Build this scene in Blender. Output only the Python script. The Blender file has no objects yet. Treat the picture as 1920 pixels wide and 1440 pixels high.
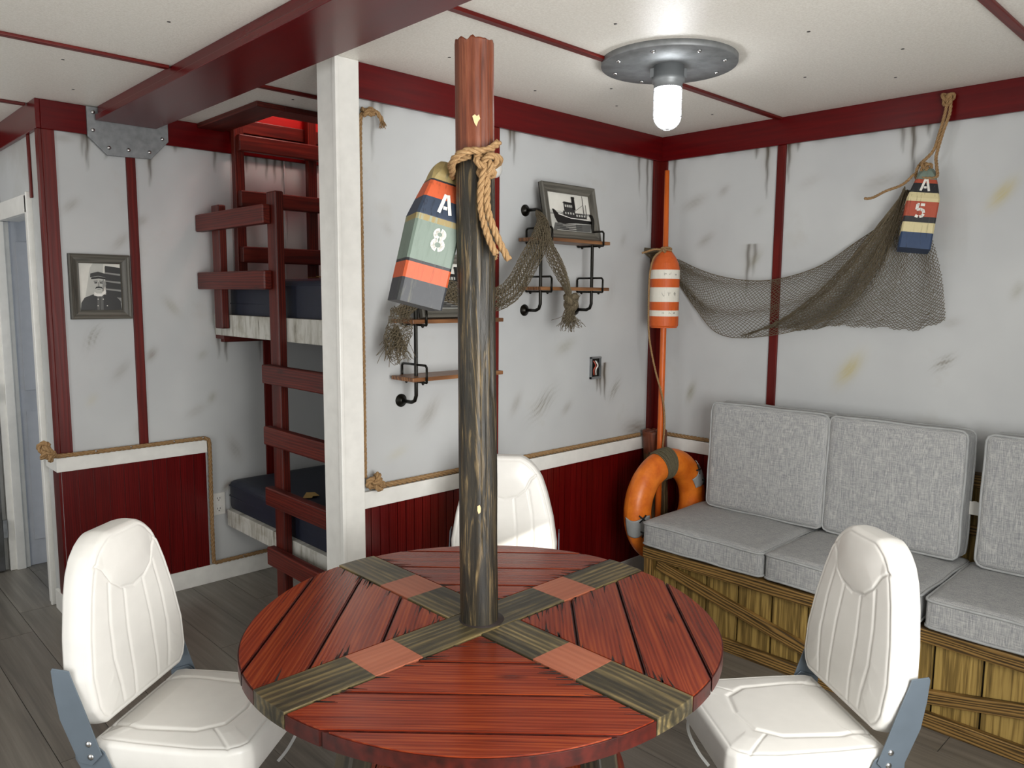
import bpy, math, random
import numpy as np
from mathutils import Vector, Matrix, Euler, noise as mnoise

random.seed(7)
np.random.seed(7)
SC = bpy.context.scene
COL = SC.collection
PI = math.pi

# ------------------------------------------------------------------ camera
cam_d = bpy.data.cameras.new('camera')
cam = bpy.data.objects.new('camera', cam_d)
COL.objects.link(cam)
cam_d.sensor_width = 36.0
cam_d.lens = 1443.8 * 36.0 / 1920.0
cam_d.clip_start = 0.02
_r = Vector((0.7206806946, -0.6932264134, 0.0075150621))
_u = Vector((0.0750536171, 0.0887931992, 0.9932183659))
_w = Vector((0.6891924919, 0.7152292692, -0.1160206943))
M = Matrix((( _r.x, _u.x, -_w.x, -3.614), (_r.y, _u.y, -_w.y, -2.5775), (_r.z, _u.z, -_w.z, 1.5827), (0, 0, 0, 1)))
cam.matrix_world = M
SC.camera = cam

# ------------------------------------------------------------------ view, world, lights
SC.view_settings.view_transform = 'Standard'
SC.view_settings.look = 'None'
SC.view_settings.exposure = 0.2
SC.view_settings.gamma = 1.0
SC.view_settings.use_curve_mapping = False
wd = bpy.data.worlds.new('world')
SC.world = wd
wd.use_nodes = True
wd.node_tree.nodes['Background'].inputs[0].default_value = (0.62, 0.78, 1.0, 1)
wd.node_tree.nodes['Background'].inputs[1].default_value = 0.5

def lamp_obj(name, kind, loc, energy, color=(1, 1, 1), target=None, **kw):
    d = bpy.data.lights.new(name, kind)
    d.energy = energy
    d.color = color
    for k, v in kw.items():
        setattr(d, k, v)
    o = bpy.data.objects.new(name, d)
    COL.objects.link(o)
    o.location = loc
    if target is not None:
        dv = Vector(target) - Vector(loc)
        o.rotation_euler = dv.to_track_quat('-Z', 'Y').to_euler()
    return o

SUN_DIR = Vector((-0.28, 1.0, -0.66)).normalized()
sun = lamp_obj('sun', 'SUN', (-1.0, -5, 4), 9.0, (1.0, 0.93, 0.82), angle=0.009)
sun.rotation_euler = SUN_DIR.to_track_quat('-Z', 'Y').to_euler()
# daylight entering by the glazed door behind the camera and by the open door on the left
lamp_obj('rear_daylight', 'AREA', (-2.75, -3.2, 1.35), 88, (1.0, 0.985, 0.95), target=(-2.5, 0, 1.25), shape='RECTANGLE', size=1.5, size_y=1.5)
lamp_obj('left_daylight', 'AREA', (-4.75, -0.75, 1.1), 17, (1.0, 0.965, 0.89), target=(0, -0.6, 1.0), shape='RECTANGLE', size=1.3, size_y=1.9)
lamp_obj('hall_fill', 'AREA', (-4.78, 1.75, 1.45), 16, (1.0, 0.98, 0.95), target=(-2.4, 2.35, 1.1), shape='RECTANGLE', size=0.7, size_y=1.1)  # added fill lamp, only there to brighten the hall
lamp_obj('loft_light', 'POINT', (-1.35, 1.15, 3.0), 15, (1.0, 0.85, 0.75), shadow_soft_size=0.08)

# ------------------------------------------------------------------ mesh helpers
class MB:
    """collects geometry for ONE mesh object; 'lc' holds the position along/across each piece for the wood grain"""
    def __init__(s):
        s.v = []; s.f = []; s.lc = []; s.mi = []; s.sm = []
    def add(s, vs, fs, lcs=None, mi=0, smooth=False):
        b = len(s.v)
        s.v.extend([tuple(p) for p in vs])
        s.lc.extend([tuple(p) for p in (lcs if lcs is not None else vs)])
        for f in fs:
            s.f.append(tuple(i + b for i in f))
        s.mi.extend([mi] * len(fs)); s.sm.extend([smooth] * len(fs))
        return s
    def box(s, c, size, R=None, mi=0, grain=None):
        hx, hy, hz = [k / 2 for k in size]
        L = [(-hx, -hy, -hz), (hx, -hy, -hz), (hx, hy, -hz), (-hx, hy, -hz), (-hx, -hy, hz), (hx, -hy, hz), (hx, hy, hz), (-hx, hy, hz)]
        if grain is None:
            grain = max(range(3), key=lambda i: size[i])
        off = (random.uniform(0, 50), random.uniform(0, 50), random.uniform(0, 50))
        lcs = []
        for p in L:
            q = [p[grain], p[(grain + 1) % 3], p[(grain + 2) % 3]]
            lcs.append((q[0] + off[0], q[1] + off[1], q[2] + off[2]))
        c = Vector(c)
        vs = [(R @ Vector(p) + c) if R is not None else (Vector(p) + c) for p in L]
        s.add(vs, [(0, 3, 2, 1), (4, 5, 6, 7), (0, 1, 5, 4), (1, 2, 6, 5), (2, 3, 7, 6), (3, 0, 4, 7)], lcs, mi)
        return s
    def bb(s, x0, x1, y0, y1, z0, z1, mi=0, grain=None):
        return s.box(((x0 + x1) / 2, (y0 + y1) / 2, (z0 + z1) / 2), (abs(x1 - x0), abs(y1 - y0), abs(z1 - z0)), None, mi, grain)
    def bar(s, a, b, w, t, up=(0, 0, 1), mi=0):
        a = Vector(a); b = Vector(b); x = (b - a); L = x.length; x.normalize()
        y = Vector(up).cross(x)
        if y.length < 1e-4: y = Vector((0, 1, 0)).cross(x)
        y.normalize(); z = x.cross(y)
        R = Matrix((x, y, z)).transposed()
        return s.box((a + b) / 2, (L, w, t), R, mi, 0)
    def tube(s, pts, r, n=8, mi=0, cap=True, closed=False, smooth=True):
        P = [Vector(p) for p in pts]; m = len(P)
        rr = r if hasattr(r, '__len__') else [r] * m
        off = random.uniform(0, 50)
        T = []
        for i in range(m):
            if closed: t = P[(i + 1) % m] - P[i - 1]
            else: t = P[min(i + 1, m - 1)] - P[max(i - 1, 0)]
            T.append(t.normalized() if t.length > 1e-9 else Vector((0, 0, 1)))
        nrm = T[0].orthogonal().normalized()
        vs = []; lcs = []; L = 0
        for i in range(m):
            nrm = (nrm - T[i] * nrm.dot(T[i]))
            nrm = nrm.normalized() if nrm.length > 1e-6 else T[i].orthogonal().normalized()
            bn = T[i].cross(nrm)
            if i: L += (P[i] - P[i - 1]).length
            for k in range(n):
                a = 2 * PI * k / n
                vs.append(P[i] + (nrm * math.cos(a) + bn * math.sin(a)) * rr[i])
                lcs.append((L + off, rr[i] * math.cos(a) + off, rr[i] * math.sin(a)))
        fs = []
        for i in range(m if closed else m - 1):
            j = (i + 1) % m
            for k in range(n):
                l = (k + 1) % n
                fs.append((i * n + k, i * n + l, j * n + l, j * n + k))
        if cap and not closed:
            fs.append(tuple(range(n))[::-1]); fs.append(tuple((m - 1) * n + k for k in range(n)))
        s.add(vs, fs, lcs, mi, smooth)
        return s
    def lathe(s, prof, c=(0, 0, 0), R=None, n=32, mi=0, smooth=True):
        vs = []; fs = []; m = len(prof)
        for (r, z) in prof:
            for k in range(n):
                a = 2 * PI * k / n
                p = Vector((r * math.cos(a), r * math.sin(a), z))
                if R is not None: p = R @ p
                vs.append(p + Vector(c))
        for i in range(m - 1):
            for k in range(n):
                l = (k + 1) % n
                fs.append((i * n + k, i * n + l, (i + 1) * n + l, (i + 1) * n + k))
        fs.append(tuple(range(n))[::-1]); fs.append(tuple((m - 1) * n + k for k in range(n)))
        s.add(vs, fs, None, mi, smooth)
        return s
    def prism(s, poly, T, d, mi=0):
        """poly: 2-D outline; T(x,y,z)->world; extruded from z=0 to z=d"""
        n = len(poly)
        A = sum(poly[i][0] * poly[(i + 1) % n][1] - poly[(i + 1) % n][0] * poly[i][1] for i in range(n))
        if A < 0: poly = poly[::-1]
        vs = [T(x, y, 0) for x, y in poly] + [T(x, y, d) for x, y in poly]
        off = random.uniform(0, 50)
        lcs = [(x + off, y + off, 0) for x, y in poly] + [(x + off, y + off, d) for x, y in poly]
        fs = [tuple(range(n))[::-1], tuple(range(n, 2 * n))] + [(i, (i + 1) % n, (i + 1) % n + n, i + n) for i in range(n)]
        s.add(vs, fs, lcs, mi)
        return s
    def grid(s, P, mi=0, smooth=True, lcs=None, closed_u=False):
        P = np.asarray(P); a, b = P.shape[:2]
        vs = P.reshape(-1, 3)
        fs = []
        for i in range(a if closed_u else a - 1):
            j = (i + 1) % a
            for k in range(b - 1):
                fs.append((i * b + k, j * b + k, j * b + k + 1, i * b + k + 1))
        s.add([tuple(map(float, p)) for p in vs], fs, lcs, mi, smooth)
        return s
    def build(s, name, mats, parent=None, bev=0.0, seg=2, loc=None, dirt=None):
        me = bpy.data.meshes.new(name)
        me.from_pydata(s.v, [], s.f)
        if not isinstance(mats, (list, tuple)): mats = [mats]
        for m in mats: me.materials.append(m)
        me.polygons.foreach_set('material_index', s.mi)
        me.polygons.foreach_set('use_smooth', s.sm)
        a = me.attributes.new('lc', 'FLOAT_VECTOR', 'POINT')
        a.data.foreach_set('vector', np.array(s.lc, dtype=np.float32).ravel())
        if dirt is not None:
            a = me.attributes.new('dirt', 'FLOAT_COLOR', 'POINT')
            a.data.foreach_set('color', np.array(dirt, dtype=np.float32).ravel())
        me.update()
        o = bpy.data.objects.new(name, me)
        COL.objects.link(o)
        if parent is not None: o.parent = parent
        if bev:
            b = o.modifiers.new('bevel', 'BEVEL'); b.width = bev; b.segments = seg; b.limit_method = 'ANGLE'; b.angle_limit = 0.6
            b.harden_normals = False
        return o

def tag(o, label=None, cat=None, group=None, kind=None):
    if label: o['label'] = label
    if cat: o['category'] = cat
    if group: o['group'] = group
    if kind: o['kind'] = kind
    return o
def thing(name, label, cat, loc=(0, 0, 0), rotz=0, group=None):
    o = bpy.data.objects.new(name, None)
    COL.objects.link(o)
    o.empty_display_size = 0.05
    o.location = loc; o.rotation_euler = (0, 0, rotz)
    return tag(o, label, cat, group)
def local(parent):
    """reset a part that was modelled in world space to sit under a thing that was moved"""
    bpy.context.view_layer.update()
    inv = parent.matrix_world.inverted()
    for c in parent.children:
        c.matrix_parent_inverse = inv
def struct(mb, name, mats, bev=0.0, dirt=None, parent=None):
    o = mb.build(name, mats, parent, bev, dirt=dirt)
    if parent is None: o['kind'] = 'structure'
    return o
def copy_tree(o, parent=None):
    c = o.copy(); COL.objects.link(c)
    if parent is not None: c.parent = parent
    for ch in list(o.children): copy_tree(ch, c)
    return c

# ------------------------------------------------------------------ materials
def srgb(h):
    h = h.lstrip('#'); c = [int(h[i:i + 2], 16) / 255 for i in (0, 2, 4)]
    return tuple(((k / 12.92) if k <= 0.04045 else ((k + 0.055) / 1.055) ** 2.4) for k in c) + (1,)
class NT:
    def __init__(s, name, rough=0.5, metal=0.0, spec=0.5):
        s.m = bpy.data.materials.new(name); s.m.use_nodes = True
        s.t = s.m.node_tree; s.b = s.t.nodes['Principled BSDF']
        s.b.inputs['Roughness'].default_value = rough
        s.b.inputs['Metallic'].default_value = metal
        s.b.inputs['Specular IOR Level'].default_value = spec
    def n(s, typ, **kw):
        nd = s.t.nodes.new(typ)
        for k, v in kw.items():
            if k.startswith('_'): setattr(nd, k[1:], v)
        return nd
    def l(s, a, b): s.t.links.new(a, b)
    def obj(s):
        return s.n('ShaderNodeTexCoord').outputs['Object']
    def attr(s, name):
        return s.n('ShaderNodeAttribute', _attribute_name=name)
    def mapping(s, vec, sc):
        m = s.n('ShaderNodeMapping'); s.l(vec, m.inputs['Vector']); m.inputs['Scale'].default_value = sc
        return m.outputs[0]
    def noise(s, vec, scale, detail=4, rough=0.5, dist=0.0):
        m = s.n('ShaderNodeTexNoise'); s.l(vec, m.inputs['Vector'])
        m.inputs['Scale'].default_value = scale; m.inputs['Detail'].default_value = detail
        m.inputs['Roughness'].default_value = rough; m.inputs['Distortion'].default_value = dist
        return m.outputs['Fac']
    def ramp(s, fac, stops):
        m = s.n('ShaderNodeValToRGB'); s.l(fac, m.inputs[0])
        e = m.color_ramp.elements
        while len(e) < len(stops): e.new(0.5)
        for i, (p, c) in enumerate(stops):
            e[i].position = p; e[i].color = c if len(c) == 4 else (*c, 1)
        return m.outputs[0]
    def mix(s, fac, a, b, mode='MIX'):
        m = s.n('ShaderNodeMix', _data_type='RGBA', _blend_type=mode)
        for k, v in ((0, fac), (6, a), (7, b)):
            if hasattr(v, 'is_linked') or hasattr(v, 'links'): s.l(v, m.inputs[k])
            else: m.inputs[k].default_value = v
        return m.outputs[2]
    def math(s, op, a, b=None):
        m = s.n('ShaderNodeMath', _operation=op)
        for k, v in ((0, a), (1, b)):
            if v is None: continue
            if hasattr(v, 'links'): s.l(v, m.inputs[k])
            else: m.inputs[k].default_value = v
        return m.outputs[0]
    def col(s, c):
        if hasattr(c, 'links'): s.l(c, s.b.inputs['Base Color'])
        else: s.b.inputs['Base Color'].default_value = c
        return s
    def bump(s, h, strength=0.3, dist=0.002):
        m = s.n('ShaderNodeBump'); s.l(h, m.inputs['Height'])
        m.inputs['Strength'].default_value = strength; m.inputs['Distance'].default_value = dist
        s.l(m.outputs[0], s.b.inputs['Normal'])
        return s
W1 = (1, 1, 1, 1); B0 = (0, 0, 0, 1)

def plain(name, hexc, rough=0.5, metal=0, var=0.08, scale=20, bump=0.0, bscale=200, spec=0.5):
    m = NT(name, rough, metal, spec); c = srgb(hexc)
    f = m.noise(m.obj(), scale, 4)
    d = tuple(k * (1 - var * 2) for k in c[:3]) + (1,); e = tuple(min(1, k * (1 + var)) for k in c[:3]) + (1,)
    m.col(m.ramp(f, [(0.3, d), (0.7, e)]))
    if bump: m.bump(m.noise(m.obj(), bscale, 3), bump, 0.001)
    return m.m
def wood(name, dark, mid, light, rough=0.45, sc=1.0, ring=0.5, bump=0.35, stretch=(1.2, 14, 14), knots=False, spec=0.5, wear=None, vary=0.25):
    m = NT(name, rough, 0, spec)
    v = m.mapping(m.attr('lc').outputs['Vector'], tuple(k * sc for k in stretch))
    n1 = m.noise(v, 1.4, 3, 0.5, 0.7)
    w = m.n('ShaderNodeTexWave', _wave_type='BANDS', _bands_direction='Y')
    m.l(v, w.inputs['Vector']); w.inputs['Scale'].default_value = 1.1; w.inputs['Distortion'].default_value = 9
    w.inputs['Detail'].default_value = 3; w.inputs['Detail Scale'].default_value = 1.0; w.inputs['Detail Roughness'].default_value = 0.6
    n2 = m.noise(m.mapping(v, (1.2, 5, 5)), 2.2, 6, 0.65)
    g = m.math('ADD', m.math('MULTIPLY', w.outputs['Fac'], ring), m.math('MULTIPLY', n1, 1 - ring))
    g2 = m.math('ADD', m.math('MULTIPLY', g, 0.7), m.math('MULTIPLY', n2, 0.3))
    c = m.ramp(g2, [(0.22, srgb(dark)), (0.5, srgb(mid)), (0.78, srgb(light))])
    if knots:
        vo = m.n('ShaderNodeTexVoronoi'); m.l(m.mapping(m.attr('lc').outputs['Vector'], (3.0, 9, 9)), vo.inputs['Vector']); vo.inputs['Scale'].default_value = 1.0
        c = m.mix(m.math('MULTIPLY', m.ramp(vo.outputs['Distance'], [(0.05, W1), (0.14, B0)]), 0.75), c, srgb(dark))
    if vary:
        vf = m.ramp(m.noise(m.mapping(m.attr('lc').outputs['Vector'], (0.12, 0.12, 0.12)), 1.0, 1), [(0.3, (1 - vary, 1 - vary, 1 - vary, 1)), (0.7, W1)])
        c = m.mix(1.0, c, vf, 'MULTIPLY')
    if wear:
        wf = m.ramp(m.noise(m.mapping(v, (0.8, 0.45, 0.45)), 2.0, 5, 0.7), [(wear[1], B0), (wear[2], W1)])
        c = m.mix(m.math('MULTIPLY', wf, wear[3]), c, srgb(wear[0]))
    m.col(c)
    m.bump(g2, bump, 0.0025)
    return m.m

M_wall = NT('wall_paint', 0.42, 0, 0.35)
_o = M_wall.obj()
_base = M_wall.ramp(M_wall.noise(_o, 2.2, 3, 0.5), [(0.35, srgb('#b8babb')), (0.7, srgb('#c3c5c5'))])
_st = M_wall.ramp(M_wall.noise(M_wall.mapping(_o, (1, 1, 1)), 4.5, 6, 0.6), [(0.60, B0), (0.80, W1)])
_base = M_wall.mix(M_wall.math('MULTIPLY', _st, 0.25), _base, srgb('#a49c8c'))
M_wall2 = None
_d = M_wall.attr('dirt')
M_wall.col(M_wall.mix(_d.outputs['Alpha'], _base, _d.outputs['Color']))
M_wall.bump(M_wall.noise(_o, 160, 2), 0.12, 0.001)
M_wall = M_wall.m
M_wallp = NT('wall_paint_clean', 0.42, 0, 0.35)
M_wallp.col(M_wallp.ramp(M_wallp.noise(M_wallp.obj(), 2.2, 5, 0.6), [(0.3, srgb('#a9a9a4')), (0.6, srgb('#bfc1c2'))]))
M_wallp.bump(M_wallp.noise(M_wallp.obj(), 160, 2), 0.12, 0.001)
M_wallp = M_wallp.m

M_ceil = NT('ceiling_stucco', 0.36, 0, 0.45)
_o = M_ceil.obj()
M_ceil.col(M_ceil.ramp(M_ceil.noise(_o, 130, 4, 0.7), [(0.3, srgb('#dedad0')), (0.7, srgb('#f3f0e8'))]))
M_ceil.bump(M_ceil.noise(_o, 190, 4, 0.75), 0.55, 0.0022)
M_ceil = M_ceil.m

M_red = NT('red_gloss_paint', 0.26, 0, 0.3)
_v = M_red.mapping(M_red.attr('lc').outputs['Vector'], (1.5, 25, 25))
_c = M_red.ramp(M_red.noise(_v, 2, 5, 0.6), [(0.3, srgb('#4c0408')), (0.7, srgb('#5e070a'))])
_e = M_red.ramp(M_red.noise(M_red.obj(), 9, 6, 0.75), [(0.70, B0), (0.80, W1)])
M_red.col(M_red.mix(M_red.math('MULTIPLY', _e, 0.35), _c, srgb('#7c1c18')))
M_red.bump(M_red.noise(_v, 4, 4), 0.08, 0.001)
M_red = M_red.m
M_redwood = wood('red_stained_pine', '#300c07', '#56160d', '#722818', rough=0.45, knots=True, spec=0.35, ring=0.35, bump=0.2, stretch=(1.2, 22, 22))
M_redbatten = wood('red_batten_paint', '#4a0905', '#5e0e08', '#741c14', rough=0.38, spec=0.3, ring=0.3, bump=0.15)
M_bead = wood('red_beadboard', '#420405', '#5c0808', '#701010', rough=0.26, spec=0.4, ring=0.3, bump=0.1, stretch=(1.5, 30, 30))
M_beadgap = plain('bead_groove', '#6e1c1a', 0.4)
M_white = plain('white_trim_paint', '#e6e5e0', 0.38, var=0.03)
M_whitecool = plain('white_door_paint', '#dcdfe6', 0.4, var=0.02)
M_table = wood('red_table_stain', '#46120a', '#80301a', '#a85228', rough=0.26, ring=0.2, bump=0.22, stretch=(1.5, 26, 26), spec=0.4, knots=True, vary=0.35)
M_dark = wood('charred_pine', '#26231a', '#5a5038', '#a8925f', rough=0.4, ring=0.3, bump=0.35, wear=('#24221b', 0.42, 0.62, 0.85))
M_leg = wood('charred_leg', '#14120e', '#2c271d', '#5e5038', rough=0.45, ring=0.2, bump=0.4)
M_loft = wood('loft_red_boards', '#8a0c0c', '#b01410', '#c42418', ring=0.3)
M_burnt = plain('burnt_edge', '#421008', 0.4, var=0.3, scale=40)
M_orangeband = wood('orange_painted_pine', '#98563e', '#a96248', '#b26e52', rough=0.4, ring=0.3, bump=0.15)
M_gap = plain('dark_gap', '#1a0d08', 0.6)
M_bench = wood('olive_oak', '#45330f', '#9c8044', '#c0a25c', rough=0.5, ring=0.45, bump=0.3, stretch=(1.8, 34, 34))
M_bench2 = wood('olive_oak_rail', '#33250e', '#795c2e', '#a07c44', rough=0.5, ring=0.7, bump=0.3, stretch=(2.0, 24, 24))
M_benchdark = plain('bench_gap', '#1f1708', 0.7)
M_floor = wood('grey_vinyl_plank', '#5c5751', '#7a746b', '#948e84', rough=0.34, ring=0.15, bump=0.08, stretch=(1.0, 22, 22))
M_floorgap = plain('floor_seam', '#37332f', 0.6)
M_metal = plain('galvanised_plate', '#8c8f91', 0.55, 0.6, var=0.1, scale=30)
M_bolt = plain('bolt_steel', '#c8c8c8', 0.25, 1.0)
M_black = plain('black_iron', '#17150f', 0.35, 0.6)
M_shelf = wood('walnut_shelf', '#3a2314', '#7a5030', '#a8774a', rough=0.4, ring=0.4)
M_shelfedge = wood('pine_shelf_edge', '#8a5a34', '#b98b5c', '#c9a070', rough=0.4, ring=0.4)
M_vinyl = plain('white_marine_vinyl', '#dad8d3', 0.35, var=0.015, bump=0.12, bscale=500)
M_thread = plain('white_stitch', '#cfccc4', 0.6)
M_hinge = plain('blue_grey_steel', '#66717b', 0.4, 0.35, var=0.03)
M_frame = wood('grey_frame_wood', '#37352f', '#5d5a52', '#77736a', rough=0.5, ring=0.3)
M_navy = plain('navy_vinyl', '#131a2c', 0.55, var=0.1, scale=40)
M_paper = plain('yellow_paper_tag', '#c7a45e', 0.7)
M_plastic = plain('white_plastic', '#dedcd6', 0.35, var=0.02)
M_slot = plain('outlet_slot', '#2c2a28', 0.5)
M_strap = plain('clear_strap', '#d9d9d6', 0.35)
M_lettering = plain('white_stencil_paint', '#dedcd4', 0.6, var=0.05)
M_knot = plain('bare_wood_chip', '#d9b98a', 0.7)

m = NT('fabric_grey_weave', 0.9, 0, 0.15)
_o = m.obj()
_a = m.noise(m.mapping(_o, (520, 520, 20)), 1, 3, 0.6); _b2 = m.noise(m.mapping(_o, (520, 24, 520)), 1, 3, 0.6)
_c = m.noise(m.mapping(_o, (16, 300, 300)), 1, 2)
_f = m.math('ADD', m.math('MULTIPLY', _a, 0.6), m.math('MULTIPLY', _b2, 0.4))
m.col(m.ramp(_f, [(0.38, srgb('#84868a')), (0.5, srgb('#a1a2a2')), (0.60, srgb('#bebebb'))]))
m.bump(_f, 0.4, 0.0012)
M_fabric = m.m
M_piping = plain('grey_piping', '#a6a8a8', 0.8)

def rope_mat(name, a, b, c):
    m = NT(name, 0.85, 0, 0.2)
    v = m.mapping(m.attr('lc').outputs['Vector'], (60, 900, 900))
    f = m.noise(v, 1.5, 4, 0.7)
    m.col(m.ramp(f, [(0.3, srgb(a)), (0.5, srgb(b)), (0.7, srgb(c))]))
    m.bump(f, 0.5, 0.001)
    return m.m
M_rope = rope_mat('manila_rope', '#5e452c', '#957550', '#c2a67e')
M_net = rope_mat('net_twine', '#4a4032', '#6c6250', '#8c8068')
M_bind = rope_mat('tarred_binding', '#3a352a', '#5e5744', '#7c7560')

# ------------------------------------------------------------------ stains that belong to the walls
DA = [(-1.885, 2.292, -1.889, 2.083, 0.5), (-1.844, 2.289, -1.845, 2.209, 0.3), (-1.155, 2.299, -1.155, 2.218, 0.8), (-1.129, 2.298, -1.127, 2.158, 0.6), (-0.202, 2.304, -0.188, 2.099, 0.55), (-0.126, 2.303, -0.113, 1.926, 0.55), (-0.082, 2.299, -0.064, 1.827, 0.3), (-0.51, 1.146, -0.512, 1.076, 0.9), (-0.488, 1.141, -0.481, 1.053, 0.7), (-0.453, 1.139, -0.444, 1.021, 0.8)]
SA = [(-1.661, 1.023, -1.574, 1.129, 0.35, 0), (-0.435, 1.521, -0.396, 1.674, 0.12, 0), (-0.821, 1.3, -0.704, 1.349, 0.3, 1), (-0.985, 0.998, -0.856, 1.104, 0.35, 2), (-0.775, 0.989, -0.716, 1.038, 0.3, 0), (-0.396, 1.037, -0.33, 1.119, 0.4, 2), (-0.335, 1.843, -0.305, 1.9, 0.2, 0), (-1.129, 1.026, -1.077, 1.11, 0.3, 0), (-0.249, 0.846, -0.052, 0.839, 0.6, 0), (-1.825, 0.909, -1.744, 0.943, 0.15, 3), (-1.838, 1.853, -1.8, 1.814, 0.15, 0)]
DB = [(-0.632, 2.289, -0.637, 2.056, 0.8), (-0.572, 2.283, -0.573, 2.257, 0.5), (-0.745, 2.292, -0.746, 2.123, 0.9), (-0.788, 2.294, -0.789, 2.269, 0.5), (-0.089, 2.299, -0.094, 2.071, 0.5), (-1.262, 2.29, -1.272, 2.198, 0.5), (-1.308, 2.288, -1.318, 2.069, 0.75), (-1.369, 2.297, -1.372, 2.252, 0.6), (-0.551, 1.73, -0.547, 1.568, 0.5), (-0.588, 1.77, -0.58, 1.676, 0.4)]
SB = [(-1.628, 1.955, -1.696, 2.044, 0.6, 3), (-1.053, 1.186, -1.133, 1.304, 0.6, 3), (-1.463, 1.28, -1.522, 1.329, 0.45, 2), (-0.225, 1.011, -0.255, 1.102, 0.5, 1), (-0.375, 2.104, -0.42, 2.141, 0.3, 0), (-0.166, 2.052, -0.28, 2.099, 0.3, 0), (-0.56, 1.73, -0.616, 1.795, 0.35, 1), (-0.258, 1.849, -0.337, 1.901, 0.3, 0), (-0.577, 1.995, -0.619, 2.018, 0.12, 1), (-1.177, 1.765, -1.26, 1.902, 0.1, 0), (-1.111, 2.077, -1.247, 2.11, 0.25, 0), (-1.73, 1.579, -1.753, 1.643, 0.3, 1), (-1.482, 1.464, -1.542, 1.488, 0.2, 0), (-0.306, 1.481, -0.4, 1.539, 0.2, 0), (-0.808, 2.105, -0.911, 2.145, 0.12, 0)]
DC = [(-2.492, 2.303, -2.495, 2.205, 0.5), (-2.472, 2.303, -2.478, 2.141, 0.7), (-2.192, 2.238, -2.196, 2.095, 0.9), (-2.069, 2.318, -2.068, 2.279, 0.8), (-1.864, 2.316, -1.866, 2.202, 0.6), (-2.385, 2.231, -2.398, 2.205, 0.4), (-1.879, 1.318, -1.88, 1.218, 0.5), (-1.841, 1.317, -1.839, 1.201, 0.7), (-1.643, 1.309, -1.646, 1.19, 0.5), (-1.635, 2.312, -1.637, 2.241, 0.6), (-1.573, 2.32, -1.577, 2.19, 0.8), (-1.526, 2.311, -1.53, 2.181, 0.8), (-1.478, 2.317, -1.482, 2.165, 0.9), (-1.69, 2.305, -1.693, 2.221, 0.7), (-1.429, 2.308, -1.431, 2.264, 0.6)]
SCC = [(-2.587, 1.952, -2.528, 2.006, 0.3, 0), (-2.376, 1.791, -2.317, 1.858, 0.3, 0), (-2.518, 1.316, -2.474, 1.405, 0.3, 2), (-2.245, 1.237, -2.211, 1.29, 0.5, 0), (-2.254, 1.919, -2.233, 1.941, 0.3, 0), (-2.147, 1.546, -2.084, 1.464, 0.3, 1), (-1.983, 1.237, -1.953, 1.264, 0.25, 1), (-2.065, 0.931, -1.964, 0.979, 0.2, 0), (-1.934, 1.005, -1.919, 1.032, 0.35, 1), (-2.407, 1.153, -2.341, 1.229, 0.25, 0), (-2.533, 1.033, -2.495, 1.081, 0.15, 3), (-2.313, 0.875, -2.278, 0.954, 0.25, 1), (-1.839, 0.789, -1.783, 0.661, 0.3, 0), (-1.88, 0.496, -1.842, 0.55, 0.6, 0), (-2.536, 2.284, -2.613, 2.278, 0.3, 0)]
STC = [np.array(srgb('#6a5a46')[:3]), np.array(srgb('#77704f')[:3]), np.array(srgb('#5f5236')[:3]), np.array(srgb('#b5a660')[:3])]
def dirt_field(U, Z, drips, smudges):
    col = np.zeros(U.shape + (3,)); al = np.zeros(U.shape)
    def over(a, c):
        nonlocal col, al
        a = np.clip(a, 0, 1); na = a + al * (1 - a)
        col[...] = np.where(na[..., None] > 1e-5, (c * a[..., None] + col * (al * (1 - a))[..., None]) / np.maximum(na, 1e-5)[..., None], c)
        al = na
    for (u0, z0, u1, z1, amt) in drips:
        t = (z0 + 0.02 - Z) / (z0 + 0.02 - z1); tc = np.clip(t, 0, 1)
        wob = 0.002 * np.sin(Z * 60 + u0 * 90)
        uc = u0 + (u1 - u0) * tc + wob
        sg = 0.0105 * (1 - 0.6 * tc)
        a = np.exp(-((U - uc) / sg) ** 2) * (1 - tc) ** 0.55 * (t > -0.5) * np.clip(1.4 * amt, 0, 1)
        over(a, np.array(srgb('#2a200c')[:3]))
        a = np.exp(-((U - uc) / (sg * 3.5)) ** 2) * (1 - tc) ** 1.2 * (t > -0.5) * amt * 0.22
        over(a, np.array(srgb('#755f3a')[:3]))
    gr = np.exp(-np.clip(2.31 - Z, 0, 9) / 0.010) * (Z < 2.315) * np.clip(0.35 + 0.5 * np.sin(U * 13) * np.sin(U * 41 + 1), 0, 1) * 0.6
    over(gr, np.array(srgb('#3a2e18')[:3]))
    for (u0, z0, u1, z1, amt, k) in smudges:
        amt = amt * 1.35
        cu, cz = (u0 + u1) / 2, (z0 + z1) / 2
        L = math.hypot(u1 - u0, z1 - z0); dx, dz = (u1 - u0) / L, (z1 - z0) / L
        a_ = ((U - cu) * dx + (Z - cz) * dz); b_ = (-(U - cu) * dz + (Z - cz) * dx)
        la = max(L * 0.55, 0.03); lb = max(la * 0.42, 0.02)
        g = np.exp(-(a_ / la) ** 2 - (b_ / lb) ** 2)
        ph = cu * 37 + cz * 11
        st = 0.5 + 0.5 * np.sin(b_ * 420 + 3 * np.sin(a_ * 30 + ph) + ph) * np.sin(b_ * 173 + ph)
        if k == 2: a = g * np.clip(st - 0.35, 0, 1) * 2.0 * amt + g * amt * 0.25
        else: a = g * (0.75 + 0.35 * (st - 0.5)) * amt
        over(a, STC[k])
    return np.concatenate([col, al[..., None]], -1)
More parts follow.
